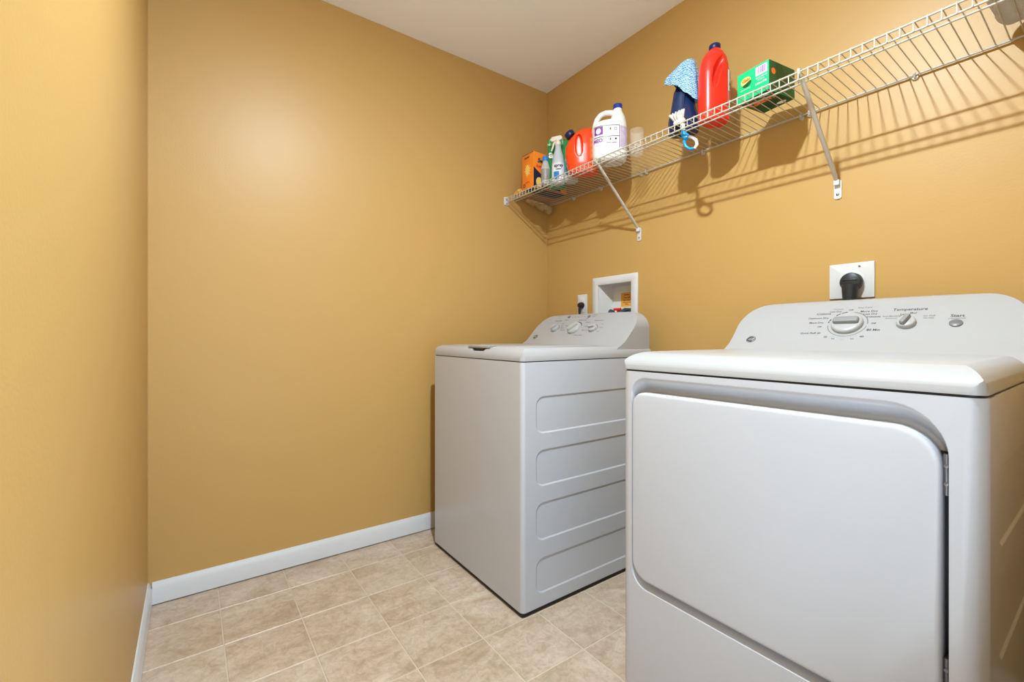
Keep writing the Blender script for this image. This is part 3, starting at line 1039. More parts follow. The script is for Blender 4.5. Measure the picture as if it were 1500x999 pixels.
# ---- yellow cloth and tan rag at the far left end
def blob_cloth(name, label, cat, m, secs, loc, rotz=0, amp=0.006, sc=40, n=28):
    """folded cloth: a flattened roll along local x with lumpy folds. secs: (x, cy, cz, ry, rz)"""
    bm = bmesh.new()
    R = []
    for x, cy, cz, ry, rz in secs:
        ring = []
        for k in range(n):
            a = 2 * PI * k / n
            p = Vector((x, cy + ry * spow(math.cos(a), 0.75), cz + rz * spow(math.sin(a), 0.75)))
            nz = noise.noise(p * sc)
            p += Vector((0.4 * noise.noise(p * sc + Vector((7, 3, 1))), math.cos(a) * nz, math.sin(a) * nz)) * amp
            ring.append(bm.verts.new(p))
        R.append(ring)
    for A, B in zip(R, R[1:]):
        for k in range(n): bm.faces.new((A[k], A[(k + 1) % n], B[(k + 1) % n], B[k]))
    bm.faces.new(R[0]); bm.faces.new(R[-1])
    o = obj(name, bm, m, loc=loc, rot=(0, 0, rotz), smooth=80)
    return tag(o, label, cat)


def spread(pts, k):
    out = []
    for a, b in zip(pts, pts[1:]):
        for i in range(k):
            t = i / k
            s = t * t * (3 - 2 * t)
            out.append(tuple(p + (q - p) * (t if j == 0 else s) for j, (p, q) in enumerate(zip(a, b))))
    return out + [pts[-1]]


blob_cloth('cleaning_cloth', 'crumpled yellow cloth at the corner end of the wire shelf', 'cloth', 'yellow_rag',
           spread([(0.0, 0.0, 0.014, 0.008, 0.006), (0.02, 0.0, 0.017, 0.040, 0.014), (0.06, 0.01, 0.020, 0.055, 0.017), (0.10, 0.0, 0.012, 0.045, 0.010), (0.125, 0.0, 0.009, 0.012, 0.006)], 6),
           (0.016, -0.235, DECK + 0.002), 0.0, 0.006, 38)
blob_cloth('cotton_rag', 'fuzzy tan rag sagging below the wire shelf under the orange carton', 'rag', 'tan_rag',
           spread([(0.0, 0.0, -0.004, 0.010, 0.004), (0.03, 0.0, -0.010, 0.028, 0.007), (0.09, 0.006, -0.012, 0.032, 0.008), (0.14, 0.010, -0.020, 0.036, 0.013), (0.19, 0.012, -0.026, 0.035, 0.018), (0.205, 0.012, -0.026, 0.010, 0.008)], 8),
           (0.095, -0.225, SZ - 0.009), math.radians(96), 0.012, 55)

# ---- orange carton
BXL, BYL, BZH = 0.097, 0.235, 0.186
ox = thing('duster_box', 'tall orange carton with blue brand lettering near the corner', 'box', (0.148, -0.298, DECK + 0.0012))
obj('carton', boxbm(0, BXL, 0, BYL, 0, BZH), 'orange_box', ox, bevel=0.001)
bm = bmesh.new(); box(bm, 0.001, BXL - 0.001, 0.001, BYL - 0.001, -0.0006, 0.0002)
obj('dark_bottom', bm, 'navy_print', ox)  # plain dark sheet over the carton's underside
FX = BXL + 0.0006
bm = bmesh.new()
flat(bm, [(FX, 0.002, 0.105), (FX, 0.10, 0.045), (FX, 0.19, 0.03), (FX, 0.19, 0.004), (FX, 0.002, 0.004)])
flat(bm, [(0.001, -0.0006, BZH - 0.001), (BXL, -0.0006, BZH - 0.001), (BXL, -0.0006, BZH - 0.004), (0.001, -0.0006, BZH - 0.004)])
text_bm(bm, 'Swiffer', 0.031, lambda u, v: (FX, 0.028 + u, 0.143 + v), 'LEFT', bold=0.0016, italic=0.25)
text_bm(bm, 'duster', 0.017, lambda u, v: (0.020 + u, -0.0006, 0.167 + v), 'LEFT', bold=0.0006)
lathe(bm, [(0.010, -0.0007), (0.006, -0.0007)], 16, 'y', (0.020, 0, 0.022), caps=False)
obj('navy_lettering', bm, 'navy_print', ox, smooth=0)
bm = bmesh.new()
text_bm(bm, 'dusters', 0.022, lambda u, v: (FX, 0.018 + u, 0.113 + v), 'LEFT', bold=0.001)
obj('red_lettering', bm, 'red_print', ox, smooth=0)
bm = bmesh.new()
text_bm(bm, 'dusting', 0.012, lambda u, v: (0.030 + u, -0.0006, 0.035 + v), 'LEFT', bold=0.0006)
obj('red_lettering', bm, 'red_print', ox, smooth=0)
bm = bmesh.new()
random.seed(8)
pts = []
for k in range(26):
    a = 2 * PI * k / 26
    r = (0.030 if k % 2 else 0.019) * (0.8 + 0.4 * random.random())
    pts.append((0.048 + r * math.cos(a) * 0.9, -0.0007, 0.097 + 1.25 * r * math.sin(a)))
flat(bm, pts)
pts = [(FX + 0.0003, 0.040 + 0.022 * math.cos(2 * PI * k / 16), 0.030 + 0.026 * math.sin(2 * PI * k / 16)) for k in range(16)]
flat(bm, pts)
obj('duster_print', bm, 'yellow_print', ox, smooth=0)

# ---- green pouch behind the sprays
gp = thing('detergent_pouch', 'upright green pouch with a white letter behind the spray bottles', 'pouch', (0.291, -0.169, DECK), math.radians(52))
bm = bmesh.new()
R = []
for z, hx, hy in ((0, 0.040, 0.014), (0.012, 0.048, 0.018), (0.09, 0.052, 0.018), (0.17, 0.052, 0.013), (0.225, 0.052, 0.005), (0.235, 0.052, 0.0012), (0.262, 0.052, 0.0012)):
    R.append([bm.verts.new((hx * spow(math.cos(2 * PI * k / 36), 0.55), hy * spow(math.sin(2 * PI * k / 36), 0.8) + 0.002 * math.sin(9 * z * 20 + k), z)) for k in range(36)])
for A, B in zip(R, R[1:]):
    for k in range(36): bm.faces.new((A[k], A[(k + 1) % 36], B[(k + 1) % 36], B[k]))
bm.faces.new(R[0]); bm.faces.new(R[-1])
obj('pouch_body', bm, 'pouch', gp, smooth=50)
bm = bmesh.new()
text_bm(bm, 'a', 0.060, lambda u, v: (-0.036 + u, -0.0165 + 0.14 * v, 0.176 + v), bold=0.002)
obj('lettering', bm, 'white_print', gp, smooth=0)
bm = bmesh.new()
flat(bm, [(-0.035 + 0.02 * math.cos(2 * PI * k / 14), -0.0075, 0.232 + 0.007 * math.sin(2 * PI * k / 14)) for k in range(14)])
obj('pale_print', bm, mat('pale green print', (0.35, 0.6, 0.2, 1), 0.4), gp, smooth=0)

# ---- small clear bottle with blue cap
cb = thing('clear_bottle', 'small clear bottle with blue cap beside the orange carton', 'bottle', (0.300, -0.262, DECK))
bm = bmesh.new(); loft(bm, [(0, 0.018, 0.018, 0, 0, 1), (0.003, 0.022, 0.022, 0, 0, 1), (0.085, 0.022, 0.022, 0, 0, 1), (0.108, 0.016, 0.016, 0, 0, 1), (0.122, 0.0135, 0.0135, 0, 0, 1)], 24)
obj('bottle_body', bm, 'haze_clear', cb)
bm = bmesh.new(); lathe(bm, [(0.0155, 0.1222), (0.0155, 0.143), (0.014, 0.146), (0.0001, 0.1465)], 20); obj('cap', bm, 'blue_print', cb)
bm = bmesh.new(); sheet(bm, Wrap(0.022, 0.022, 1, -0.8), -0.026, 0.026, 0.020, 0.078, 12, 2); obj('label', bm, 'grey_label', cb)

# ---- trigger spray bottle
sp = thing('spray_bottle', 'white trigger spray bottle with pale blue body and blue label', 'spray bottle', (0.342, -0.212, DECK), math.radians(205))
bm = bmesh.new()
loft(bm, [(0, 0.028, 0.022, 0, 0, 0.8), (0.004, 0.033, 0.026, 0, 0, 0.8), (0.06, 0.034, 0.027, 0, 0, 0.85), (0.10, 0.033, 0.026, 0, 0, 0.9), (0.145, 0.027, 0.023, 0, 0, 1), (0.182, 0.016, 0.016, 0, 0, 1), (0.202, 0.0135, 0.0135, 0, 0, 1)], 32)
obj('bottle_body', bm, 'spray_body', sp)
bm = bmesh.new()
lathe(bm, [(0.015, 0.2022), (0.0155, 0.216), (0.012, 0.223), (0.0001, 0.224)], 20)
hp = rrect(-0.024, 0.036, 0.226, 0.250, (0.006, 0.003, 0.004, 0.012), 4)
prism(bm, hp, -0.009, 0.009, 'y')
tube(bm, [(0.0, 0, 0.218), (0.0, 0, 0.232)], 0.010, 12)
hd = obj('spray_head', bm, 'spray_white', sp, bevel=0.0025)
bm = bmesh.new(); tube(bm, [(0.014, 0, 0.228), (0.024, 0, 0.216), (0.030, 0, 0.198), (0.037, 0, 0.180)], [0.005, 0.0055, 0.005, 0.004], 10); obj('trigger', bm, 'spray_white', hd)
bm = bmesh.new(); lathe(bm, [(0.006, 0.036), (0.0065, 0.042), (0.002, 0.043)], 12, 'x', (0, 0, 0.239)); obj('nozzle', bm, 'spray_white', hd)
wrp = Wrap(0.0345, 0.0275, 0.87, math.radians(110))
bm = bmesh.new(); sheet(bm, wrp, -0.036, 0.036, 0.015, 0.105, 14, 2); lb = obj('label', bm, 'label_white', sp)
wrp2 = Wrap(0.0345, 0.0275, 0.87, math.radians(110), 0.0013)
bm = bmesh.new(); sheet(bm, wrp2, -0.026, 0.004, 0.020, 0.060, 8, 2); obj('blue_print', bm, 'blue_print', lb)
bm = bmesh.new()
text_bm(bm, 'spray', 0.022, lambda u, v: wrp2(u, 0.090 + v), bold=0.0008)
text_bm(bm, 'clean', 0.014, lambda u, v: wrp2(u, 0.072 + v), bold=0.0004)
obj('lettering', bm, 'navy_print', lb, smooth=0)

# ---- blue labelled clear bottle behind the spray
bb = thing('rinse_bottle', 'short clear bottle with teal label between spray bottle and orange jug', 'bottle', (0.408, -0.180, DECK))
bm = bmesh.new(); loft(bm, [(0, 0.030, 0.030, 0, 0, 1), (0.004, 0.034, 0.034, 0, 0, 1), (0.11, 0.034, 0.034, 0, 0, 1), (0.145, 0.022, 0.022, 0, 0, 1), (0.165, 0.014, 0.014, 0, 0, 1)], 28)
obj('bottle_body', bm, 'spray_body', bb)
bm = bmesh.new(); lathe(bm, [(0.0155, 0.1652), (0.0155, 0.186), (0.013, 0.189), (0.0001, 0.1895)], 20); obj('cap', bm, 'cap_blue', bb)
bm = bmesh.new(); sheet(bm, Wrap(0.034, 0.034, 1, -0.8), -0.05, 0.05, 0.030, 0.106, 16, 2); lb = obj('label', bm, 'teal_print', bb)
bm = bmesh.new(); ww = Wrap(0.034, 0.034, 1, -0.8, 0.0013); text_bm(bm, 'fresh', 0.026, lambda u, v: ww(u, 0.078 + v), bold=0.001); obj('lettering', bm, 'white_print', lb, smooth=0)

# ---- orange jug with tilted navy cap
JX = thing('orange_detergent_jug', 'bulky orange detergent jug with slot handle and navy cap', 'jug', (0.520, -0.212, DECK), math.radians(46))
bm = bmesh.new()
loft(bm, [(0, 0.062, 0.040, 0.004, 0, 0.75), (0.006, 0.070, 0.047, 0.004, 0, 0.75), (0.04, 0.077, 0.052, 0.003, 0, 0.8), (0.09, 0.083, 0.054, 0, 0, 0.8), (0.13, 0.082, 0.054, 0.0, 0, 0.8), (0.165, 0.073, 0.050, 0.008, 0, 0.8),
          (0.190, 0.061, 0.045, 0.018, 0, 0.8), (0.204, 0.052, 0.040, 0.024, 0, 0.8), (0.211, 0.040, 0.030, 0.026, 0, 0.85)], 40)
tube(bm, [(-0.030, 0, 0.150), (-0.048, 0, 0.176), (-0.054, 0, 0.185)], [0.032, 0.025, 0.022], 20)
jg = obj('jug_body', bm, 'jug_orange', JX)
bpy.context.view_layer.update()
bm = bmesh.new()
SLOT = [(-0.024, 0.180), (-0.014, 0.178), (-0.005, 0.158), (0.000, 0.12), (-0.001, 0.088), (-0.011, 0.074), (-0.023, 0.076), (-0.033, 0.090), (-0.036, 0.120), (-0.033, 0.158)]
prism(bm, SLOT, -0.08, -0.028, 'y')
cut(jg, bm)
remesh(jg, 0.0028, 7)
bm = bmesh.new()
dv = Vector((-0.55, 0, 0.83)).normalized()
o0 = Vector((-0.0545, 0, 0.187))
lat = Vector((0.83, 0, 0.55)).normalized()
R = []
for r, h in ((0.0225, 0.0), (0.0235, 0.002), (0.0235, 0.022), (0.021, 0.025), (0.001, 0.025)):
    R.append([bm.verts.new(o0 + dv * h + (lat * math.cos(2 * PI * k / 24) + Vector((0, 1, 0)) * math.sin(2 * PI * k / 24)) * r) for k in range(24)])
for A, B in zip(R, R[1:]):
    for k in range(24): bm.faces.new((A[k], A[(k + 1) % 24], B[(k + 1) % 24], B[k]))
bm.faces.new(R[0]); bm.faces.new(R[-1])
obj('cap', bm, 'cap_navy', JX)
wo = Wrap(0.0815, 0.0535, 0.8, math.radians(-50), 0.0016)
lbm = mat('amber label print', (0.86, 0.16, 0.03, 1), 0.4, var=0.4, vscale=35)
bm = bmesh.new(); sheet(bm, wo, -0.026, 0.024, 0.055, 0.155, 12, 6); lb = obj('label', bm, lbm, JX)
wo2 = Wrap(0.0815, 0.0535, 0.8, math.radians(-50), 0.0023)
bm = bmesh.new()
flat(bm, [wo2(-0.006 + 0.012 * math.cos(2 * PI * k / 16), 0.146 + 0.009 * math.sin(2 * PI * k / 16)) for k in range(16)])
obj('pale_print', bm, 'label_lilac', lb, smooth=0)
bm = bmesh.new()
for dz, h in ((0.112, 0.015), (0.088, 0.013), (0.066, 0.011)):
    sheet(bm, wo2, -0.020, 0.016, dz, dz + h, 8, 1)
obj('orange_print', bm, mat('light orange print', (0.92, 0.25, 0.06, 1), 0.4), lb)

# ---- white bleach jug
bj = thing('white_bleach_jug', 'large white bleach jug with loop handle, purple label and blue cap', 'jug', (0.694, -0.214, DECK), math.radians(47))
bm = bmesh.new()
loft(bm, [(0, 0.062, 0.046, 0, 0, 0.72), (0.008, 0.072, 0.055, 0, 0, 0.75), (0.03, 0.077, 0.059, 0, 0, 0.8), (0.135, 0.077, 0.059, 0, 0, 0.8), (0.158, 0.075, 0.057, 0.001, 0, 0.85), (0.174, 0.069, 0.052, 0.003, 0, 0.9), (0.181, 0.058, 0.044, 0.006, 0, 0.95)], 44)
loft(bm, [(0.155, 0.048, 0.050, 0.026, 0, 0.95), (0.175, 0.042, 0.045, 0.032, 0, 0.95), (0.197, 0.034, 0.036, 0.036, 0, 1), (0.215, 0.026, 0.027, 0.037, 0, 1), (0.230, 0.0195, 0.0195, 0.036, 0, 1), (0.246, 0.018, 0.018, 0.036, 0, 1)], 32)
tube(bm, [(-0.064, 0, 0.140), (-0.063, 0, 0.172), (-0.055, 0, 0.200), (-0.040, 0, 0.219), (-0.018, 0, 0.228), (0.008, 0, 0.227), (0.026, 0, 0.218)], [0.016, 0.0135, 0.0125, 0.012, 0.012, 0.013, 0.015], 16)
j = obj('jug_body', bm, 'jug_white', bj)
remesh(j, 0.0028, 5)
bm = bmesh.new(); lathe(bm, [(0.018, 0.242), (0.0205, 0.244), (0.0205, 0.259), (0.019, 0.262), (0.0001, 0.2625)], 28, 'z', (0.036, 0, 0)); obj('cap', bm, 'cap_blue', bj)
wb_ = Wrap(0.0772, 0.0592, 0.8, math.radians(-90), 0.0008)
wb2 = Wrap(0.0772, 0.0592, 0.8, math.radians(-90), 0.0016)
bm = bmesh.new(); sheet(bm, wb_, -0.082, 0.092, 0.045, 0.147, 30, 2); lb = obj('label', bm, 'label_white', bj)
bm = bmesh.new(); sheet(bm, wb2, -0.076, -0.034, 0.108, 0.143, 8, 1); obj('purple_print', bm, 'purple', lb)
bm = bmesh.new(); sheet(bm, wb2, 0.041, 0.090, 0.050, 0.145, 12, 2); obj('lilac_print', bm, 'label_lilac', lb)
bm = bmesh.new(); flat(bm, [wb2(-0.055 + 0.012 * math.cos(2 * PI * k / 18), 0.125 + 0.013 * math.sin(2 * PI * k / 18)) + Vector((0, -0.0006, 0)) for k in range(18)]); obj('emblem_print', bm, 'white_print', lb, smooth=0)
bm = bmesh.new()
sheet(bm, wb2, -0.080, 0.038, 0.1445, 0.147, 20, 1); sheet(bm, wb2, -0.080, 0.038, 0.0965, 0.0995, 20, 1); sheet(bm, wb2, 0.0375, 0.0395, 0.046, 0.147, 1, 1)
sheet(bm, wb2, 0.018, 0.026, 0.082, 0.090, 2, 1); sheet(bm, wb2, -0.004, 0.001, 0.125, 0.136, 2, 1); sheet(bm, wb2, -0.004, 0.001, 0.080, 0.090, 2, 1)
for (a0, a1, b0, b1) in ((0.016, 0.027, 0.134, 0.1355), (0.016, 0.027, 0.1245, 0.126), (0.016, 0.0173, 0.1245, 0.1355), (0.0257, 0.027, 0.1245, 0.1355)): sheet(bm, wb2, a0, a1, b0, b1, 2, 1)
obj('dark_print', bm, 'badge', lb)
bm = bmesh.new(); text_bm(bm, 'MEO', 0.022, lambda u, v: wb2(-0.058 + u, 0.082 + v), bold=0.0008); text_bm(bm, 'bleach regular', 0.008, lambda u, v: wb2(0.004 + u, 0.070 + v), bold=0.0002); text_bm(bm, 'fl oz', 0.008, lambda u, v: wb2(-0.058 + u, 0.062 + v)); obj('lettering', bm, 'purple', lb, smooth=0)

# ---- clear cup
cu = bmesh.new()
lathe(cu, [(0.0001, 0), (0.024, 0), (0.0262, 0.003), (0.031, 0.105), (0.0318, 0.108), (0.0302, 0.108), (0.0248, 0.005), (0.0001, 0.0035)], 28, caps=False)
tag(obj('measuring_cup', cu, 'clear', loc=(0.826, -0.188, DECK)), 'clear plastic cup standing right of the white bleach jug', 'cup')

# ---- navy bottle with a cloth draped over it
nb = thing('navy_bottle', 'dark navy bottle half hidden under the draped blue cloth', 'bottle', (1.062, -0.205, DECK), math.radians(40))
bm = bmesh.new()
loft(bm, [(0, 0.048, 0.036, 0, 0, 0.8), (0.006, 0.056, 0.043, 0, 0, 0.8), (0.05, 0.056, 0.044, 0, 0, 0.85), (0.09, 0.047, 0.036, 0, 0, 0.9), (0.125, 0.041, 0.031, 0, 0, 0.9), (0.16, 0.038, 0.028, 0.002, 0, 0.9), (0.19, 0.030, 0.024, 0.006, 0.002, 0.95), (0.215, 0.018, 0.017, 0.010, 0.004, 1), (0.232, 0.014, 0.014, 0.012, 0.005, 1)], 40)
obj('bottle_body', bm, 'bottle_navy', nb)
bm = bmesh.new(); lathe(bm, [(0.0155, 0.2322), (0.0155, 0.252), (0.013, 0.255), (0.0001, 0.2555)], 20, 'z', (0.012, 0.005, 0)); obj('cap', bm, 'cap_navy', nb)
bm = bmesh.new(); tube(bm, [(0.0, -0.028, 0.158), (-0.002, -0.032, 0.125), (-0.004, -0.038, 0.08)], [0.004, 0.005, 0.003], 8); obj('grip_ridge', bm, 'bottle_navy', nb)
random.seed(3)
bm = bmesh.new()
NK, NR = 72, 16
apex = Vector((0.026, 0.01, 0.288))
R = []
for i in range(NR + 1):
    t = i / NR
    ring = []
    for k in range(NK):
        a = 2 * PI * k / NK
        hem = 0.160 + 0.022 * math.cos(a - math.radians(165)) - 0.030 * math.cos(a - math.radians(-40)) + 0.008 * math.sin(3 * a + 1)
        rr = 0.010 + 0.041 * min(1, t * 1.25) ** 0.72
        fold = 1 + 0.16 * t * math.sin(5 * a + 0.6) + 0.08 * t * math.sin(9 * a + 2.0)
        ex = 1.02 + 0.14 * t
        z = apex.z + (hem - apex.z) * t ** 1.35
        c = apex.lerp(Vector((0.0, 0.0, 0)), min(1, t * 1.3))
        ring.append(bm.verts.new((c.x + rr * fold * ex * math.cos(a), c.y + 0.86 * rr * fold * ex * math.sin(a), z)))
    R.append(ring)
for A, B in zip(R, R[1:]):
    for k in range(NK): bm.faces.new((A[k], A[(k + 1) % NK], B[(k + 1) % NK], B[k]))
bm.faces.new(R[0])
bk = obj('draped_cloth', bm, 'microfibre', loc=(1.062, -0.205, DECK), rot=(0, 0, math.radians(40)), smooth=80)
md = bk.modifiers.new('s', 'SOLIDIFY'); md.thickness = 0.0018; md.offset = 1
bake(bk); resmooth(bk, 80)
tag(bk, 'light blue patterned cleaning cloth draped over the navy bottle', 'cloth')

# ---- scrub brush poking through the wires
bsh = thing('dish_brush', 'dish brush with white bristles and blue loop handle stuck through the shelf', 'brush', (1.09, -0.283, DECK))
B0 = Vector((1.09, -0.283, DECK))
L_ = lambda x, y, z: Vector((x, y, z)) - B0
bm = bmesh.new()
hc = L_(1.088, -0.270, 1.772)
hn = Vector((-0.05, -0.42, 0.9)).normalized()
u_, v_ = frame(hn)
R = []
for r, h in ((0.018, -0.006), (0.022, -0.003), (0.022, 0.003), (0.019, 0.006)):
    R.append([bm.verts.new(hc + hn * h + (u_ * math.cos(2 * PI * k / 20) + v_ * math.sin(2 * PI * k / 20)) * r) for k in range(20)])
for A, B in zip(R, R[1:]):
    for k in range(20): bm.faces.new((A[k], A[(k + 1) % 20], B[(k + 1) % 20], B[k]))
bm.faces.new(R[0]); bm.faces.new(R[-1])
obj('brush_head', bm, 'brush_white', bsh)
bm = bmesh.new()
for ring, cnt in ((0.004, 4), (0.010, 9), (0.016, 14)):
    for k in range(cnt):
        a = 2 * PI * k / cnt
        d = u_ * math.cos(a) + v_ * math.sin(a)
        p = hc + hn * 0.005 + d * ring
        q = p + hn * 0.030 + d * (ring * 0.75)
        tube(bm, [p, q], [0.0019, 0.0024], 6)
o = obj('bristle', bm, 'brush_white', bsh); tag(o, kind='stuff')
bm = bmesh.new()
tube(bm, [hc + L_(1.09, -0.283, DECK) + Vector((0.004, 0, -0.003)), L_(1.1065, -0.272, 1.752), L_(1.107, -0.274, 1.727)], [0.008, 0.006, 0.0065], 12)
obj('neck', bm, 'brush_white', bsh)
bm = bmesh.new()
tube(bm, [L_(1.106, -0.274, 1.729), L_(1.110, -0.272, 1.712), L_(1.120, -0.268, 1.700)], [0.0075, 0.0125, 0.012], 14)
loop = [L_(1.120, -0.268, 1.703), L_(1.108, -0.270, 1.690), L_(1.112, -0.266, 1.672), L_(1.126, -0.262, 1.659), L_(1.143, -0.258, 1.657), L_(1.153, -0.258, 1.668), L_(1.150, -0.260, 1.684), L_(1.136, -0.264, 1.698)]
tube(bm, loop[:5], [0.0075, 0.006, 0.0055, 0.005, 0.005], 10)
hdl = obj('handle', bm, 'cyan', bsh, smooth=60)
bm = bmesh.new(); tube(bm, [loop[4], loop[5], loop[6], loop[7], L_(1.124, -0.267, 1.704)], [0.0052, 0.006, 0.0058, 0.005, 0.005], 10); obj('handle_inlay', bm, 'brush_white', hdl, smooth=60)

# ---- red bottle
rb = thing('red_detergent_bottle', 'tall red detergent bottle with diagonal handle and dark blue cap', 'bottle', (1.176, -0.188, DECK), math.radians(62))
bm = bmesh.new()
loft(bm, [(0, 0.045, 0.030, 0, 0, 0.75), (0.006, 0.053, 0.038, 0, 0, 0.78), (0.05, 0.055, 0.041, 0, 0, 0.82), (0.12, 0.055, 0.041, 0, 0, 0.85), (0.18, 0.0545, 0.040, 0, 0, 0.88), (0.215, 0.051, 0.038, 0.001, 0, 0.92), (0.240, 0.044, 0.035, 0.002, 0, 0.95), (0.258, 0.033, 0.029, 0.003, 0, 1), (0.268, 0.022, 0.021, 0.004, 0, 1), (0.275, 0.018, 0.018, 0.004, 0, 1)], 40)
jr = obj('bottle_body', bm, 'jug_red', rb)
bpy.context.view_layer.update()
for pts, pc in (([(-0.026, 0.120), (-0.014, 0.118), (-0.004, 0.150), (0.010, 0.195), (0.026, 0.232), (0.016, 0.240), (-0.006, 0.222), (-0.022, 0.190), (-0.028, 0.150)], (-0.010, 0.175)),):
    bm = bmesh.new()
    R = []
    for d, k_ in ((-0.07, 1.2), (-0.043, 1.15), (-0.032, 0.9), (-0.022, 0.6), (-0.017, 0.3)):
        R.append(([(pc[0] + (x - pc[0]) * k_, pc[1] + (z - pc[1]) * k_) for x, z in pts], d))
    stacked(bm, R, 'y')
    cut(jr, bm)
remesh(jr, 0.0026, 6)
bm = bmesh.new(); lathe(bm, [(0.0185, 0.272), (0.0200, 0.274), (0.0200, 0.289), (0.018, 0.2915), (0.0001, 0.292)], 26, 'z', (0.004, 0, 0)); obj('cap', bm, 'cap_navy', rb)
wr1 = Wrap(0.0548, 0.0410, 0.86, math.radians(-52), 0.0016)
bm = bmesh.new(); sheet(bm, wr1, -0.006, 0.05, 0.060, 0.185, 12, 5); lb = obj('label', bm, 'label_white', rb)
wr2 = Wrap(0.0548, 0.0410, 0.86, math.radians(-52), 0.0024)
bm = bmesh.new(); sheet(bm, wr2, 0.010, 0.05, 0.150, 0.184, 8, 2); obj('grey_print', bm, 'grey_label', lb)
bm = bmesh.new(); sheet(bm, wr2, -0.005, 0.05, 0.061, 0.108, 8, 2); obj('orange_print', bm, mat('coral print', (0.86, 0.10, 0.05, 1), 0.4, var=0.3, vscale=50), lb)
bm = bmesh.new(); text_bm(bm, 'laundry', 0.014, lambda u, v: wr2(0.024 + u, 0.134 + v), bold=0.0005); text_bm(bm, 'detergent', 0.010, lambda u, v: wr2(0.024 + u, 0.118 + v), bold=0.0003); obj('lettering', bm, 'print', lb, smooth=0)

# ---- green dryer sheet box
GXL, GYL, GZH = 0.110, 0.134, 0.095
gb = thing('dryer_sheet_box', 'green carton with barcode and round yellow logo on the shelf', 'box', (1.298, -0.252, DECK + 0.0018), math.radians(-9))
obj('carton', boxbm(0, GXL, 0, GYL, 0, GZH), 'green_box', gb, bevel=0.0008)
FY = -0.0006
bm = bmesh.new()
flat(bm, [(0.031 + 0.018 * math.cos(2 * PI * k / 22), FY, 0.062 + 0.014 * math.sin(2 * PI * k / 22)) for k in range(22)])
obj('logo_print', bm, 'yellow_print', gb, smooth=0)
bm = bmesh.new()
flat(bm, [(0.034 + 0.017 * math.cos(-PI * k / 12 + 0.35), FY - 0.0004, 0.056 + 0.014 * math.sin(-PI * k / 12 + 0.35)) for k in range(13)])
side = [(GXL + 0.0006, 0.001, 0.001), (GXL + 0.0006, GYL - 0.001, 0.001), (GXL + 0.0006, GYL - 0.001, GZH - 0.001), (GXL + 0.0006, 0.001, GZH - 0.001)]
flat(bm, side)
flat(bm, [(0.001, 0.001, -0.0005), (GXL - 0.001, 0.001, -0.0005), (GXL - 0.001, GYL - 0.001, -0.0005), (0.001, GYL - 0.001, -0.0005)])
obj('dark_green_print', bm, 'green_dark', gb, smooth=0)
bm = bmesh.new()
flat(bm, [(GXL + 0.0010, 0.030, GZH - 0.001), (GXL + 0.0010, 0.062, GZH - 0.001), (GXL + 0.0010, 0.100, 0.040), (GXL + 0.0010, 0.080, 0.010), (GXL + 0.0010, 0.045, 0.030)])
flat(bm, [(0.004, 0.05, -0.0009), (0.06, 0.085, -0.0009), (0.105, 0.07, -0.0009), (0.105, 0.105, -0.0009), (0.06, 0.125, -0.0009), (0.02, 0.10, -0.0009)])
obj('deep_print', bm, 'green_deep', gb, smooth=0)
bm = bmesh.new()
box(bm, 0.066, 0.105, FY - 0.0002, 0.0, 0.060, 0.088)
text_bm(bm, 'dryer sheets', 0.0075, lambda u, v: (0.086 + u, FY - 0.0003, 0.053 + v)); text_bm(bm, '34 fabric', 0.0065, lambda u, v: (0.084 + u, FY - 0.0003, 0.045 + v))
text_bm(bm, 'softener sheets', 0.006, lambda u, v: (0.030 + u, FY - 0.0003, 0.037 + v)); text_bm(bm, '6.4 in x 9 in', 0.008, lambda u, v: (0.084 + u, FY - 0.0003, 0.034 + v), bold=0.0003)
flat(bm, [(0.055 + u * 0.8, 0.012 + v, -0.0013) for u, v in ((0.0, 0.0), (0.04, 0.01), (0.05, 0.02), (0.01, 0.012))])
flat(bm, [(0.080 + 0.016 * math.cos(2 * PI * k / 14), 0.112 + 0.009 * math.sin(2 * PI * k / 14), -0.0013) for k in range(14)])
obj('white_print', bm, 'white_print', gb, smooth=0)
bm = bmesh.new()
random.seed(11)
x = 0.070
while x < 0.101:
    wd = random.choice((0.0006, 0.0011, 0.0018))
    flat(bm, [(x, FY - 0.0006, 0.064), (x + wd, FY - 0.0006, 0.064), (x + wd, FY - 0.0006, 0.086), (x, FY - 0.0006, 0.086)])
    x += wd + random.choice((0.0007, 0.0012))
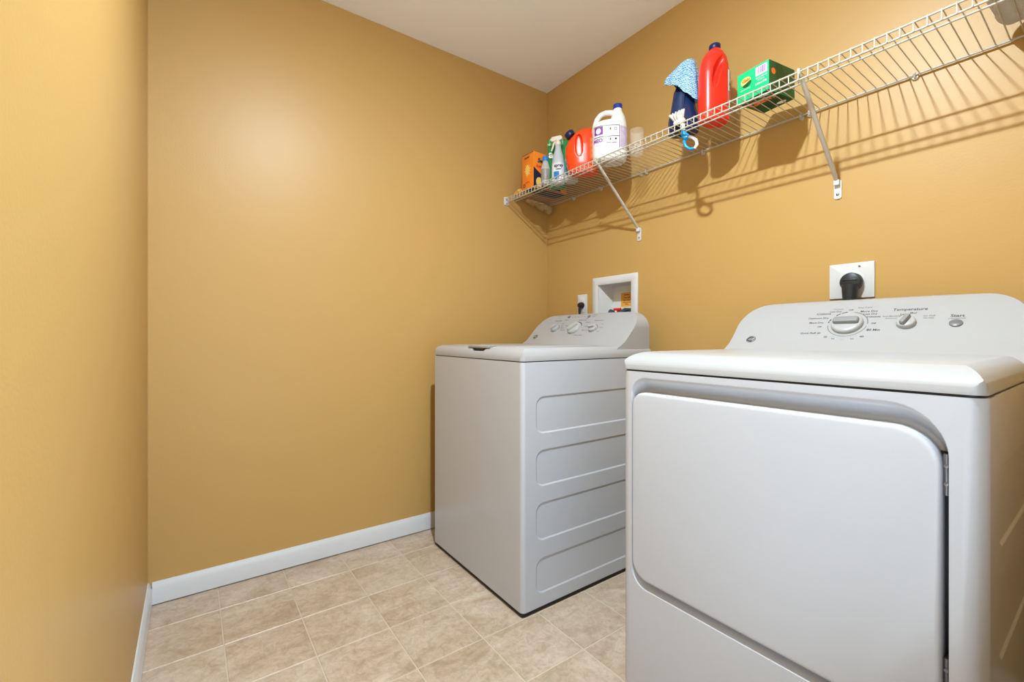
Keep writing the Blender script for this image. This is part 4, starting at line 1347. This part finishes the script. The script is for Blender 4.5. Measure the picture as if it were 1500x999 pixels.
obj('barcode', bm, 'purple', gb, smooth=0)
bm = bmesh.new()
text_bm(bm, 'Gain', 0.015, lambda u, v: (0.031 + u, FY - 0.0007, 0.065 + v), bold=0.0008, italic=0.2)
obj('logo_lettering', bm, 'orange_print', gb, smooth=0)
bm = bmesh.new()
text_bm(bm, 'Gain', 0.046, lambda u, v: (0.052 + u, 0.046 - v, -0.0017), bold=0.002, italic=0.1)
flat(bm, [(GXL + 0.0012, 0.022 + 0.011 * math.cos(2 * PI * k / 14), 0.062 + 0.010 * math.sin(2 * PI * k / 14)) for k in range(14)])
obj('orange_lettering', bm, 'orange_print', gb, smooth=0)

# ---- folded towels at the near end
for nm, z0, x0, lab in (('bath_towel', 0.0, 1.874, 'folded grey towel lying on the shelf wires, lower of two'), ('bath_towel', 0.078, 1.890, 'folded grey towel on top of another towel on the shelf')):
    bm = bmesh.new()
    outl = rrect(-0.1, 0.1, 0.001, 0.0765, 0.036, 8)
    NY = 26
    R = []
    for i in range(61):
        t = i / 60
        x = 0.285 * t
        k_ = 1.0
        if t < 0.12: k_ = math.sqrt(max(0.02, 1 - ((0.12 - t) / 0.12) ** 2))
        if t > 0.88: k_ = math.sqrt(max(0.02, 1 - ((t - 0.88) / 0.12) ** 2))
        ring = []
        for (y, z) in outl:
            p = Vector((x, y * (0.8 + 0.2 * k_), 0.039 + (z - 0.039) * k_))
            q = 0.006 * noise.noise(p * 22 + Vector((z0 * 50, 0, 0))) + 0.003 * noise.noise(p * 60)
            p += Vector((q, q, 0)) + Vector((0, 0, 0 if z < 0.01 else q * 0.6))
            p.z = max(0.0008, min(0.077, p.z))
            ring.append(bm.verts.new(p))
        R.append(ring)
    for A, B in zip(R, R[1:]):
        for k in range(len(A)): bm.faces.new((A[k], A[(k + 1) % len(A)], B[(k + 1) % len(A)], B[k]))
    bm.faces.new(R[0]); bm.faces.new(R[-1])
    tag(obj(nm, bm, 'towel', loc=(x0, -0.155, DECK + z0), smooth=80), lab, 'towel', 'folded towels on the shelf')
